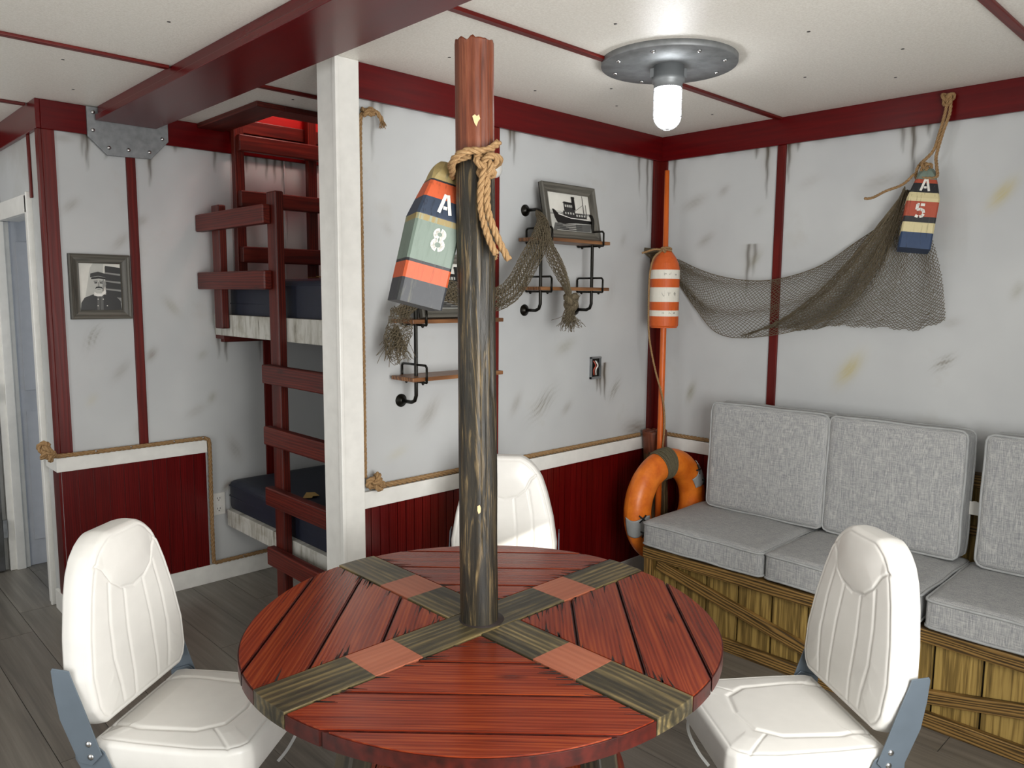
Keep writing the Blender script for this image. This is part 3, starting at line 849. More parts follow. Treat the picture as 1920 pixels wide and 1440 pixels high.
# log post through the table
pm = NT('weathered_post', 0.42, 0, 0.4)
_v = pm.mapping(pm.attr('lc').outputs['Vector'], (4.5, 26, 26))
_n = pm.noise(_v, 1.0, 6, 0.62, 1.6)
_c = pm.ramp(_n, [(0.36, srgb('#171510')), (0.53, srgb('#2a251b')), (0.61, srgb('#564830')), (0.72, srgb('#857350'))])
_n2 = pm.noise(pm.mapping(pm.attr('lc').outputs['Vector'], (5, 30, 30)), 1, 5, 0.6)
_oc = pm.ramp(_n2, [(0.3, srgb('#5c2614')), (0.55, srgb('#7c3c22')), (0.75, srgb('#94573a'))])
_pos = pm.n('ShaderNodeSeparateXYZ'); pm.l(pm.attr('lc').outputs['Vector'], _pos.inputs[0])
pm.col(_c); pm.bump(_n, 0.6, 0.004)
M_post = pm.m
po = NT('orange_brown_post', 0.42, 0, 0.4)
_n2 = po.noise(po.mapping(po.attr('lc').outputs['Vector'], (5, 34, 34)), 1, 6, 0.65)
po.col(po.ramp(_n2, [(0.25, srgb('#3c1a10')), (0.5, srgb('#673420')), (0.78, srgb('#8a543a'))])); po.bump(_n2, 0.5, 0.003)
M_posto = po.m
base = Vector((-2.302, -1.108, 0)); topv = Vector((-2.320, -1.092, 2.215))
def log_mb(base, topv, r0, r1, nz=120, n=48, rag=0.02, split=None, seed=0, facets=8, cracks=()):
    mb = MB(); rs = random.Random(seed); P = np.zeros((n + 1, nz, 3)); lc = []
    ax = (topv - base); L = ax.length; ax.normalize(); e1 = ax.orthogonal().normalized(); e2 = ax.cross(e1)
    mi_rows = []
    for i in range(n + 1):
        a = 2 * PI * (i % n) / n
        for j in range(nz):
            t = j / (nz - 1)
            r = r0 + (r1 - r0) * t
            r *= 1 + 0.012 * math.cos(facets * a) + 0.035 * mnoise.noise(Vector((math.cos(a) * 1.2, math.sin(a) * 1.2, t * L * 3 + seed))) + 0.018 * mnoise.noise(Vector((math.cos(a) * 4, math.sin(a) * 4, t * L * 6 + seed)))
            for (ca, z0, z1, dp) in cracks:
                da = (a - ca - 0.06 * math.sin(t * 9) + PI) % (2 * PI) - PI
                zz = t * L
                if z0 < zz < z1: r -= dp * math.exp(-(da / 0.05) ** 2) * min(1, (zz - z0) / 0.05, (z1 - zz) / 0.05)
            top_cut = rag * (0.5 + 0.5 * mnoise.noise(Vector((math.cos(a) * 3, math.sin(a) * 3, seed + 4.2))) + 0.4 * abs(math.sin(5 * a)))
            zl = min(t * L, L - top_cut)
            if j >= nz - 1: r *= 0.88
            p = base + ax * zl + (e1 * math.cos(a) + e2 * math.sin(a)) * r
            P[i, j] = p; lc.append((zl, a * r0, 0.3 * math.cos(a)))
    vs = P.reshape(-1, 3); fs = []; mis = []
    for i in range(n):
        for j in range(nz - 1):
            fs.append((i * nz + j, (i + 1) * nz + j, (i + 1) * nz + j + 1, i * nz + j + 1))
    b = 0
    mb.add([tuple(map(float, p)) for p in vs], fs, lc, 0, True)
    if split is not None:
        k = 0
        for i in range(n):
            for j in range(nz - 1):
                a = 2 * PI * i / n
                if (j + 0.5) / (nz - 1) * L > split + 0.006 * math.sin(3 * a): mb.mi[k] = 1
                k += 1
    ctr = base + ax * (L - rag * 0.8)
    vs = [tuple(map(float, P[i, nz - 1])) for i in range(n)] + [tuple(ctr)]
    mb.add(vs, [(i, (i + 1) % n, n) for i in range(n)], None, 1 if split is not None else 0, False)
    return mb
pmb = log_mb(base, topv, 0.0505, 0.0475, nz=170, rag=0.03, split=1.925, seed=3, cracks=((3.6, 0.9, 2.2, 0.012), (4.6, 0.2, 2.0, 0.006), (3.0, 1.0, 2.19, 0.008), (4.1, 1.3, 2.2, 0.012), (5.2, 0.8, 1.8, 0.007)))
post = pmb.build('log_post', [M_post, M_posto]); tag(post, 'dark charred log post with orange-brown top, standing through the round table', 'post')
n_ = Vector((-0.69, -0.72, 0)).normalized(); s_ = Vector((0.72, -0.69, 0)).normalized()
def chip(z, side, pts):
    c0 = base.lerp(topv, z / 2.215) + n_ * math.sqrt(0.049 ** 2 - side ** 2) + s_ * side
    return MB().prism(pts, lambda x, y, d: c0 + s_ * x + Vector((0, 0, y)) + n_ * (d - 0.002), 0.0035).build('wood_chip', M_knot, post)
chip(2.0, 0.006, [(-0.010, 0.008), (-0.004, 0.012), (0.001, 0.008), (0.006, 0.012), (0.009, 0.002), (0.004, -0.004), (0.0, -0.016), (-0.005, -0.008)])
chip(1.035, 0.004, [(-0.004, 0.008), (0.002, 0.012), (0.005, 0.003), (0.004, -0.008), (-0.001, -0.012), (-0.004, -0.003)])

# ------------------------------------------------------------------ lobster buoys
def painted(name, hexc, wear='#4a4436', wamt=0.7, edge=0.55):
    m = NT(name, 0.5, 0, 0.35); v = m.mapping(m.attr('lc').outputs['Vector'], (60, 60, 6))
    n1 = m.noise(v, 1.5, 5, 0.7); n2 = m.noise(m.obj(), 55, 4, 0.7)
    c = m.mix(m.math('MULTIPLY', m.ramp(n2, [(0.4, B0), (0.8, W1)]), 0.35), srgb(hexc), tuple(min(1, k * 1.15 + 0.01) for k in srgb(hexc)[:3]) + (1,))
    c = m.mix(m.math('MULTIPLY', m.ramp(n1, [(edge, B0), (edge + 0.12, W1)]), wamt), c, srgb(wear))
    m.col(c); m.bump(n1, 0.25, 0.001); return m.m
P_yel = painted('buoy_ochre', '#948357', '#5a5d52'); P_or = painted('buoy_orange', '#b4502c', '#7a3a20'); P_navy = painted('buoy_navy', '#2b3647', '#14181f')
P_sage = painted('buoy_sage', '#6a786e', '#5c6a5e', 0.5, 0.52); P_char = painted('buoy_charcoal', '#34363a', '#5a5a50'); P_blk = painted('buoy_black', '#232428', '#4b4b48')
P_cream = painted('buoy_cream', '#c9bd93', '#7d7350', 0.6, 0.56); P_tan = painted('buoy_tan_edge', '#867547', '#7d8d82', 0.7, 0.5); P_red = painted('buoy_rust', '#a44a34', '#6b2c1e'); P_blue = painted('buoy_blue', '#2c3f5e', '#18222f')
def glyph_strokes(ch):
    if ch == 'A': return [[(-0.30, -0.5), (-0.06, 0.5)], [(0.30, -0.5), (0.06, 0.5)], [(-0.10, -0.20), (0.10, -0.20)]]
    if ch == '8':
        out = []
        for (cy, r) in ((0.25, 0.21), (-0.25, 0.24)):
            for a0, a1 in ((10, 170), (190, 350)):
                out.append([(r * 1.05 * math.cos(math.radians(a - 90)), cy + r * 0.95 * math.sin(math.radians(a - 90))) for a in np.linspace(a0, a1, 9)])
        return out
    if ch == '5':
        return [[(0.26, 0.44), (-0.02, 0.44)], [(-0.10, 0.44), (-0.22, 0.44), (-0.24, 0.06)], [(-0.24, 0.06), (0.02, 0.10), (0.2, 0.02), (0.26, -0.16)], [(0.26, -0.24), (0.18, -0.40), (0.02, -0.46)], [(-0.08, -0.46), (-0.28, -0.40)]]
def stroke_poly(mb, pts, w, T, d, mi=0):
    for i in range(len(pts) - 1):
        a = Vector((*pts[i], 0)); b = Vector((*pts[i + 1], 0)); t_ = (b - a).normalized(); n2 = Vector((-t_.y, t_.x, 0)) * w / 2
        e = t_ * (w * 0.18 if 0 < i else 0); e2 = t_ * (w * 0.18 if i < len(pts) - 2 else 0)
        q = [a - n2 - e, b - n2 + e2, b + n2 + e2, a + n2 - e]
        mb.prism([(p.x, p.y) for p in q], T, d, mi)
def buoy(label, centre, axis, front, L, s, bands, mats, glyphs, group=None, hole=True):
    """square wooden buoy with a tapering, rounded head.  bands: fractions from the top"""
    t = thing('lobster_buoy', label, 'buoy', centre)
    Z = Vector(axis).normalized(); F = Vector(front); F = (F - Z * F.dot(Z)).normalized(); X = F.cross(Z) * -1
    X = Z.cross(F) * -1
    R = Matrix((X, F, Z)).transposed()
    def half(fr):                      # half width at a fraction from the top
        if fr >= 0.40: return s / 2 * (1 - 0.03 * (fr - 0.4))
        if fr >= 0.13: return s / 2 * (0.60 + 0.40 * ((fr - 0.13) / 0.27) ** 0.9)
        return s / 2 * (0.60 * math.sqrt(max(0.0, 1 - ((0.13 - fr) / 0.145) ** 2.2)))
    fr = sorted(set([0.0, 0.01, 0.025, 0.045, 0.07, 0.1] + [round(k * 0.02, 3) for k in range(6, 51)] + [b for b in bands]))
    rings = []
    for f_ in fr:
        h_ = half(f_); ch = min(0.006 + max(0, 0.13 - f_) * 0.16, h_ * 0.6)
        zz = L / 2 - f_ * L
        q = [(h_, -h_ + ch), (h_, h_ - ch), (h_ - ch, h_), (-h_ + ch, h_), (-h_, h_ - ch), (-h_, -h_ + ch), (-h_ + ch, -h_), (h_ - ch, -h_)]
        rings.append([(x, y, zz) for x, y in q])
    mb = MB()
    vs = [Vector(centre) + R @ Vector(p) for r_ in rings for p in r_]; lcs = [p for r_ in rings for p in r_]
    fs = []; mi = []
    for i in range(len(rings) - 1):
        mid = (fr[i] + fr[i + 1]) / 2; k = sum(1 for b in bands if mid > b)
        for j in range(8):
            l = (j + 1) % 8
            fs.append((i * 8 + j, (i + 1) * 8 + j, (i + 1) * 8 + l, i * 8 + l)); mi.append(k)
    fs.append(tuple(range(8))); mi.append(0)
    e = (len(rings) - 1) * 8; fs.append(tuple(e + j for j in range(8))[::-1]); mi.append(len(mats) - 1)
    mb.add(vs, fs, lcs, 0, False); mb.mi = mi
    mb.build('body', mats, t)
    for (ch, fr0, x0, hgt) in glyphs:
        g = MB(); zc = L / 2 - fr0 * L
        f_a, f_b = fr0 - 0.06, fr0 + 0.06
        ya, yb = half(f_a), half(f_b)
        slope = (ya - yb) / (0.12 * L)             # dy/dz on the tapering part
        def T(x, y, d, zc=zc, x0=x0, fr0=fr0, slope=slope):
            return Vector(centre) + R @ Vector((-x0 - x * hgt, half(fr0) + slope * (y * hgt) + 0.0006 + d, zc + y * hgt))
        for st in glyph_strokes(ch): stroke_poly(g, st, 0.2 if ch != 'A' else 0.17, T, 0.0007)
        g.build('stencil_character', M_lettering, t)
    local(t)
    return t, R
# the buoy hanging beside the post
b1, R1 = buoy('large banded wooden buoy marked A 8, tied beside the log post', (-2.378, -0.990, 1.732), (0.2328, -0.067, 0.970), (-0.353, -0.929, 0.11), 0.372, 0.120,
     [0.145, 0.158, 0.275, 0.405, 0.445, 0.71, 0.73, 0.84], [P_yel, P_blk, P_or, P_navy, P_tan, P_sage, P_blk, P_or, P_char],
     [('A', 0.30, 0.008, 0.050), ('8', 0.545, 0.008, 0.052)])
b2, R2 = buoy('wooden buoy marked A 5 hanging on the right wall over the end of the net', (-0.098, -1.390, 1.947), (0.150, -0.055, 0.985), (-0.915, -0.387, 0.1), 0.345, 0.122,
     [0.16, 0.21, 0.33, 0.44, 0.62, 0.69, 0.81], [P_sage, P_red, P_blk, P_cream, P_red, P_blk, P_cream, P_blue],
     [('A', 0.235, 0.0, 0.052), ('5', 0.55, -0.004, 0.055)])
# rope that ties the first buoy round the post
def pc(z): return base.lerp(topv, z / 2.215)
rp = MB()
c0 = pc(1.905)
ringp = []
for k in range(13):
    a = 2 * PI * k / 12
    ringp.append(pc(1.905 + 0.012 * math.sin(a + 0.8)) + (n_ * math.cos(a) + s_ * math.sin(a)) * 0.062)
rope(rp, ringp[:-1], 0.0085, closed=True, smooth_n=4)
hole = Vector((-2.378, -0.990, 1.732)) + R1 @ Vector((-0.018, 0.030, 0.150))
rope(rp, [hole, hole + n_ * 0.022 + Vector((0, 0, 0.004)), c0 - s_ * 0.052 + n_ * 0.052 + Vector((0, 0, -0.004)), c0 - s_ * 0.02 + n_ * 0.074 + Vector((0, 0, 0.016)), c0 + s_ * 0.03 + n_ * 0.066 + Vector((0, 0, 0.02)), c0 + s_ * 0.058 + n_ * 0.03 + Vector((0, 0, 0.045))], 0.0095)
kc = c0 + s_ * 0.030 + n_ * 0.072 + Vector((0, 0, -0.012))
KX = Matrix((s_, Vector((0, 0, 1)), n_)).transposed()
knot(rp, kc, 0.026, 0.0085, X=KX); knot(rp, kc + Vector((0, 0, -0.014)) - n_ * 0.008, 0.020, 0.008, X=KX @ Matrix.Rotation(1.0, 3, 'Z'))
rope(rp, [kc, kc + Vector((0, 0, -0.05)) + n_ * 0.008 - s_ * 0.012, kc + Vector((0, 0, -0.11)) - s_ * 0.012 + n_ * 0.004, kc + Vector((0, 0, -0.17)) + s_ * 0.004, kc + Vector((0, 0, -0.215)) + s_ * 0.024], 0.009)
rope(rp, [kc, kc + Vector((0, 0, -0.05)) + n_ * 0.004 + s_ * 0.002, kc + Vector((0, 0, -0.11)) + s_ * 0.004 + n_ * 0.008, kc + Vector((0, 0, -0.18)) + s_ * 0.03, kc + Vector((0, 0, -0.228)) + s_ * 0.055], 0.009)
fray(rp, kc + Vector((0, 0, -0.215)) + s_ * 0.024, Vector((0.3, -0.2, -1)), 0.014, 14, 0.3, 0.001, seed=7)
tag(rp.build('rope', M_rope), 'tan rope knotted around the log post, two ends hanging from the knot', 'rope')

rp = MB()                                                      # rope carrying the wall buoy
tb = Vector((-0.098, -1.390, 1.947)) + R2 @ Vector((0, 0, 0.15))
rope(rp, [(-0.05, -1.452, 2.415), (-0.05, -1.446, 2.35), (-0.05, -1.43, 2.27), (-0.06, -1.412, 2.19), tb + Vector((0, 0.035, 0.035)), tb + Vector((0.0, 0.042, -0.01)), tb + Vector((-0.04, 0.01, -0.02)), tb + Vector((-0.02, -0.044, -0.02)), tb + Vector((0, -0.035, 0.03)), (-0.06, -1.425, 2.17), (-0.055, -1.442, 2.26), (-0.05, -1.462, 2.34), (-0.05, -1.46, 2.41)], 0.0068)
knot(rp, (-0.05, -1.45, 2.395), 0.026, 0.007, seed=12); knot(rp, tb + Vector((-0.02, 0.0, 0.026)), 0.022, 0.0068, seed=3)
rope(rp, [tb + Vector((-0.03, 0.04, 0.0)), (-0.115, -1.318, 2.055), (-0.11, -1.25, 2.035), (-0.10, -1.19, 2.012), (-0.10, -1.155, 2.012)], 0.006)
tag(rp.build('rope', M_rope), 'tan rope hanging from the red header, carrying the wall buoy', 'rope')

# ------------------------------------------------------------------ corner: pole with float, log, lifebuoy
PX, PY = -0.195, -0.185
pole_t = thing('float_pole', 'tall thin orange pole standing in the corner through the striped float', 'pole', (PX, PY, 0))
M_or = plain('orange_pole_paint', '#cc5f18', 0.4, var=0.1, scale=8)
MB().tube([(PX, PY, 0.0), (PX, PY, 0.8), (PX, PY, 1.6), (PX - 0.004, PY + 0.004, 2.225)], [0.0165, 0.0165, 0.016, 0.012], n=16).build('shaft', M_or, pole_t)
local(pole_t)
fo = painted('float_orange', '#c75a24', '#8a3a1c', 0.5, 0.58); fw = painted('float_white', '#dcd8cc', '#9a958a', 0.5, 0.6)
f_t = thing('striped_float', 'orange float with three white stripes threaded on the pole in the corner', 'buoy', (PX, PY, 1.415))
zb = 1.412; zt = 1.818; Lf = zt - zb
fb = MB()
prof = [(0.0, 0.02), (0.012, 0.024), (0.03, 0.035), (0.10, 0.055), (0.17, 0.068), (0.24, 0.075)]
fr = [0.0, 0.012, 0.03, 0.06, 0.10, 0.17, 0.22, 0.255, 0.37, 0.48, 0.665, 0.775, 0.85, 0.97, 0.992, 1.0]
def fr_r(f_):
    if f_ < 0.24: return float(np.interp(f_, [p[0] for p in prof], [p[1] for p in prof]))
    if f_ > 0.985: return 0.070
    return 0.076
n = 40; vs = []; fs = []; mi = []
bd = [0.255, 0.37, 0.48, 0.665, 0.775, 0.85]
for f_ in fr:
    for k in range(n):
        a = 2 * PI * k / n; vs.append((PX + fr_r(f_) * math.cos(a), PY + fr_r(f_) * math.sin(a), zt - f_ * Lf))
for i in range(len(fr) - 1):
    kk = sum(1 for b in bd if (fr[i] + fr[i + 1]) / 2 > b)
    for k in range(n):
        l = (k + 1) % n; fs.append((i * n + k, (i + 1) * n + k, (i + 1) * n + l, i * n + l)); mi.append(kk % 2)
fs.append(tuple(range(n))); mi.append(0); fs.append(tuple((len(fr) - 1) * n + k for k in range(n))[::-1]); mi.append(0)
fb.add(vs, fs, None, 0, False); fb.mi = mi
fbo = fb.build('body', [fo, fw], f_t)
scr = MB(); rs = random.Random(2)                              # pencilled scribbles on the white stripes
def on_float(a, z, d=0.0008): return Vector((PX + (0.076 + d) * math.cos(a), PY + (0.076 + d) * math.sin(a), z))
for (f_, hgt) in ((0.31, 0.016), (0.57, 0.03), (0.81, 0.014)):
    for k in range(3):
        a0 = math.radians(206 + 22 * k + rs.uniform(-6, 6)); z0 = zt - f_ * Lf
        pts = [on_float(a0 + (i * 0.028), z0 + hgt * rs.uniform(-0.4, 0.4)) for i in range(7)]
        scr.tube(pts, 0.0007, n=3, cap=False)
scr.build('scribble', M_slot, f_t)['kind'] = 'stuff'
local(f_t)
rp = MB()
kz = 1.815
an = [(PX + 0.028 * math.cos(a), PY + 0.028 * math.sin(a), kz + 0.004 * math.sin(2 * a)) for a in np.linspace(0, 2 * PI, 11)[:-1]]
rope(rp, an, 0.0055, closed=True, smooth_n=3)
rope(rp, [(p[0], p[1], p[2] + 0.011) for p in an], 0.0055, closed=True, smooth_n=3)
knot(rp, (PX - 0.035, PY - 0.010, kz + 0.004), 0.016, 0.0055, seed=6)
rope(rp, [(PX - 0.03, PY, kz + 0.003), (PX - 0.06, PY + 0.03, kz + 0.005), (PX - 0.085, PY + 0.055, kz - 0.006), (PX - 0.105, PY + 0.075, kz - 0.014)], 0.0055)
rope(rp, [(PX - 0.03, PY - 0.0, kz), (PX - 0.062, PY + 0.03, kz - 0.04), (PX - 0.078, PY + 0.042, kz - 0.13), (PX - 0.080, PY + 0.042, kz - 0.28), (PX - 0.075, PY + 0.036, kz - 0.45), (PX - 0.052, PY + 0.01, kz - 0.62), (PX - 0.022, PY - 0.024, kz - 0.78), (PX - 0.006, PY - 0.03, kz - 0.92), (PX - 0.012, PY - 0.026, kz - 1.05)], 0.0052)
tag(rp.build('rope', M_rope), 'thin tan rope tied above the striped float with a long end hanging past it', 'rope')

pl = NT('corner_log_wood', 0.5, 0, 0.35)
_n2 = pl.noise(pl.mapping(pl.attr('lc').outputs['Vector'], (6, 34, 34)), 1, 6, 0.65)
pl.col(pl.ramp(_n2, [(0.3, srgb('#1c150e')), (0.5, srgb('#55432c')), (0.7, srgb('#a08860'))])); pl.bump(_n2, 0.7, 0.005)
lg = log_mb(Vector((-0.078, -0.128, 0.0)), Vector((-0.114, -0.088, 0.850)), 0.050, 0.068, nz=70, n=40, rag=0.018, split=0.72, seed=21, facets=7, cracks=((3.7, 0.1, 0.84, 0.012), (4.4, 0.3, 0.84, 0.010), (3.1, 0.0, 0.8, 0.012)))
tag(lg.build('short_log', [pl.m, M_posto]), 'short weathered log with an orange-brown top standing in the corner behind the pole', 'log')

# lifebuoy leaning between the bench and the back wall
ring_t = thing('life_ring', 'orange lifebuoy with grey patches leaning in the corner beside the bench', 'lifebuoy', (-0.315, -0.315, 0.49))
RC = Vector((-0.318, -0.318, 0.498)); RM, RA, RB = 0.222, 0.075, 0.064
M_ring = NT('orange_ring_paint', 0.38, 0, 0.45)
_f = M_ring.noise(M_ring.obj(), 14, 5, 0.6)
M_ring.col(M_ring.ramp(_f, [(0.3, srgb('#c85c16')), (0.7, srgb('#ee8428'))])); M_ring.bump(M_ring.noise(M_ring.obj(), 45, 3), 0.35, 0.004)
M_ring = M_ring.m
yaw = math.radians(-4)
Ux = Vector((math.cos(yaw), math.sin(yaw), 0)); Un = Vector((math.sin(yaw), -math.cos(yaw), 0)); Uz = Vector((0, 0, 1))
def ringpt(a, b, k=0.0):
    d = Ux * math.cos(a) + Uz * math.sin(a)
    return RC + d * (RM + (RA + k) * math.cos(b)) + Un * ((RB + k) * math.sin(b))
def ring_patch(a0, a1, b0, b1, k, na, nb, wob=0.0):
    P = np.zeros((na, nb, 3))
    for i in range(na):
        for j in range(nb):
            a = a0 + (a1 - a0) * i / (na - 1); b = b0 + (b1 - b0) * j / (nb - 1)
            P[i, j] = ringpt(a + wob * math.sin(b * 3), b, k)
    return P
MB().grid(ring_patch(0, 2 * PI, 2 * PI, 0, 0, 97, 33)).build('ring', M_ring, ring_t)
M_patch = plain('grey_patch', '#9a9d9d', 0.5, var=0.05); M_stitch = plain('black_stitch', '#121212', 0.6)
for (ac, da) in ((math.radians(192), 0.16), (math.radians(34), 0.16), (math.radians(285), 0.16)):
    pt = MB().grid(ring_patch(ac - da, ac + da, 2.05 if ac < 3 else 1.75, 0.25 if ac < 3 else -0.1, 0.0035, 14, 18, 0.04))
    so = pt.build('patch', M_patch, ring_t)
    md = so.modifiers.new('solidify', 'SOLIDIFY'); md.thickness = 0.004; md.offset = -1
    for sg in (-1, 1):
        st = MB()
        for bc in (1.15,):
            e = ac + sg * da * 0.95 if sg < 0 else ac + da * 0.95
            for d in (-1, 1):
                st.tube([ringpt(e - 0.065, bc - d * 0.24, 0.006), ringpt(e, bc, 0.010), ringpt(e + 0.065, bc + d * 0.24, 0.006)], 0.0042, n=6)
        st.build('stitch', M_stitch, ring_t)
wr = MB()
for k in range(10):
    a = math.radians(108) - k * 0.036
    wr.tube([ringpt(a + 0.004 * math.sin(b * 2 + k), b, 0.003 + 0.0015 * (k % 2)) for b in np.linspace(0, 2 * PI, 25)[:-1]], 0.0044, n=6, closed=True)
wr.build('rope_wrap', M_bind, ring_t)
local(ring_t)

# ------------------------------------------------------------------ bench
bt = thing('storage_bench', 'long olive-brown crate bench with diagonal braces along the right wall', 'bench', (-0.33, -1.7, 0))
BX = -0.645; BY0 = -0.425; BY1 = -3.0
MB().bb(BX - 0.012, -0.06, BY1, BY0, 0.325, 0.380, grain=1).build('seat_board', M_bench2, bt, 0.006)
p = MB(); y = BY0 - 0.015
MB().bb(BX + 0.045, -0.03, BY1, BY0 - 0.01, 0.0, 0.325).build('inner_box', M_benchdark, bt)
while y > BY1 + 0.02:
    e = max(y - 0.152, BY1 + 0.005); p.bb(BX + 0.028, BX + 0.046, e, y, 0.008, 0.325, grain=2); y -= 0.16
p.build('front_panel', M_bench, bt, 0.003)
p = MB(); x = BX + 0.04
while x < -0.05:
    p.bb(x, min(x + 0.14, -0.03), BY0 - 0.012, BY0 - 0.001, 0.008, 0.325, grain=2); x += 0.147
p.build('side_panel', M_bench, bt, 0.003)
for (a, b) in ((BY0 - 0.002, -1.515), (-1.515, -2.60), ):
    MB().bb(BX, BX + 0.028, b + 0.02, a - 0.02, 0.0, 0.058, grain=1).build('bottom_rail', M_bench2, bt, 0.005)
MB().bb(BX, BX + 0.028, BY0 - 0.045, BY0 - 0.001, 0.0, 0.325, grain=2).build('post', M_bench2, bt, 0.004)
MB().bb(BX, BX + 0.028, -1.535, -1.495, 0.0, 0.325, grain=2).build('post', M_bench2, bt, 0.004)
MB().bb(BX, BX + 0.028, -2.62, -2.58, 0.0, 0.325, grain=2).build('post', M_bench2, bt, 0.004)
MB().bar((BX + 0.014, -0.50, 0.303), (BX + 0.014, -1.475, 0.080), 0.052, 0.026, up=(1, 0, 0)).build('brace', M_bench2, bt, 0.004)
MB().bar((BX + 0.014, -1.56, 0.085), (BX + 0.014, -2.56, 0.30), 0.052, 0.026, up=(1, 0, 0)).build('brace', M_bench2, bt, 0.004)
p = MB(); y = -0.47
while y > BY1 + 0.02:
    p.bb(-0.060, -0.024, max(y - 0.152, BY1), y, 0.38, 0.80, grain=2); y -= 0.16
p.build('back_panel', M_bench, bt, 0.003)
MB().bb(-0.072, -0.024, BY1, -0.465, 0.80, 0.86, grain=1).build('back_rail', M_bench2, bt, 0.004)
MB().bb(-0.075, -0.060, BY1, -0.47, 0.60, 0.64, grain=1).build('back_slat', M_bench2, bt, 0.003)
local(bt)

def bench_cushion(name, label, cx, cy, cz, hx, hy, hz, tilt=0.0, yaw=0.0, seed=0, flat='z', group=None):
    t = thing(name, label, 'cushion', (cx, cy, cz), yaw, group)
    t.rotation_euler = (0, tilt, yaw)
    r = 0.022
    pf = (0.004, 0.005, 0.012) if flat == 'z' else (0.014, 0.004, 0.004)
    cushion_mb(hx, hy, hz, r, pf, 22, seed).build('cover', M_fabric, t)
    pp = MB(); rs = random.Random(seed)
    for sg in (-1, 1):
        if flat == 'z':
            L = rrect_loop(hx + 0.002, hy + 0.002, 0.025); q = [(x, y, sg * (hz - 0.012)) for x, y in L]
        else:
            L = rrect_loop(hy + 0.002, hz + 0.002, 0.028); q = [(sg * (hx - 0.012), x, y) for x, y in L]
        q = resample([Vector(k) for k in q] + [Vector(q[0])], 0.02)[:-1]
        ph = rs.uniform(0, 6)
        q = [k + Vector((0.0012 * math.sin(i * 0.7 + ph), 0.0012 * math.cos(i * 0.5 + ph), 0.0015 * math.sin(i * 0.43 + ph))) for i, k in enumerate(q)]
        pp.tube(q, 0.0052, n=8, closed=True)
    pp.build('piping', M_piping, t)
    return t
sy = [(-0.732, 0.307), (-1.362, 0.307), (-1.995, 0.307), (-2.63, 0.31)]
sl = ['grey seat cushion on the bench nearest the orange lifebuoy', 'grey seat cushion in the middle of the bench, partly behind the right chair', 'grey seat cushion on the bench at the right edge of the picture']
bl = ['grey back cushion nearest the corner, upright against the right wall', 'grey back cushion in the middle, upright between its two neighbours', 'grey back cushion cut off by the right edge of the picture']
for i in range(3):
    bench_cushion('seat_cushion', sl[i], [-0.378, -0.372, -0.385][i], sy[i][0], 0.446, 0.285, sy[i][1], 0.062, 0, [0.01, -0.012, 0.01][i], seed=i + 1, group='grey seat cushions on the bench')
for i, (cy, hy) in enumerate(((-0.795, 0.297), (-1.380, 0.280), (-2.010, 0.285))):
    bench_cushion('back_cushion', bl[i], -0.152, cy, 0.782, 0.062, hy, 0.262, [0.05, 0.05, 0.05][i], [0.02, -0.02, 0.0][i], seed=i + 11, flat='x', group='grey back cushions on the bench')
tg = MB().bb(-0.1245, -0.1235, -1.712, -1.664, 0.70, 0.755)
tg.bb(-0.1235, -0.122, -1.690, -1.676, 0.752, 0.757)
tag(tg.build('care_tag', M_plastic), 'small white tag sticking out between two back cushions', 'tag')

# ------------------------------------------------------------------ boat chairs
def pillow(W, Hh, T, ns, nt, groove, r=0.014, bulge=0.0):
    """boxed upholstered pad: W(t) half width at height t*Hh; flat sides with a small roll at the seams"""
    tt = 0.5 - 0.5 * np.cos(np.linspace(0, PI, 160)); ww = np.array([W(t) for t in tt])
    out = [(w_, t * Hh) for w_, t in zip(ww, tt)] + [(-w_, t * Hh) for w_, t in zip(ww[::-1], tt[::-1])]
    out = resample([Vector((x, z, 0)) for x, z in out] + [Vector((out[0][0], out[0][1], 0))], 0.003)[:-1]
    O = np.array([[p.x, p.y] for p in out])
    for _ in range(6): O = 0.5 * O + 0.25 * (np.roll(O, 1, 0) + np.roll(O, -1, 0))
    c = np.array([0.0, Hh * 0.47]); n = len(O)
    Tn = np.roll(O, -1, 0) - np.roll(O, 1, 0); Tn /= np.linalg.norm(Tn, axis=1, keepdims=True); Nn_ = np.stack([Tn[:, 1], -Tn[:, 0]], 1)
    rad = O - c; sup = np.abs((rad * Nn_).sum(1))
    dd = np.array([0, 0.0006, 0.002, 0.0045, 0.008, 0.011, 0.014, 0.0165, 0.019, 0.0225, 0.027])
    rho_rest = np.linspace(1, 0, 66)[1:]
    mb = MB()
    for sg in (1, -1):
        rows = []
        for d in dd: rows.append((c + rad * (1 - d / sup)[:, None], np.full(n, d)))
        last = 1 - dd[-1] / sup
        for k in rho_rest: rows.append((c + rad * (last * k)[:, None], sup * (1 - last * k)))
        P = np.zeros((n, len(rows), 3))
        for j, (q, d) in enumerate(rows):
            X, Z = q[:, 0], q[:, 1]
            h = T / 2 - (r - np.sqrt(np.clip(r * r - np.clip(r - d, 0, r) ** 2, 0, None)))
            ph = bulge * np.clip(d / 0.08, 0, 1) ** 0.6
            if sg > 0:
                h = h + ph - groove(X, Z, np.interp(Z / Hh, tt, ww)) * np.clip(d / 0.012, 0, 1) - 0.0028 * np.exp(-((d - 0.0165) / 0.0026) ** 2)
            P[:, j] = np.stack([X, sg * h, Z], 1)
        if sg < 0: P = P[::-1]
        mb.grid(P, closed_u=True)
    y0 = T / 2 - r
    P = np.zeros((n, 8, 3))
    for j in range(8):
        v = j / 7; P[:, j] = np.stack([O[:, 0] + Nn_[:, 0] * 0.003 * math.sin(PI * v), np.full(n, -y0 + 2 * y0 * v), O[:, 1] + Nn_[:, 1] * 0.003 * math.sin(PI * v)], 1)
    mb.grid(P, closed_u=True)
    return mb
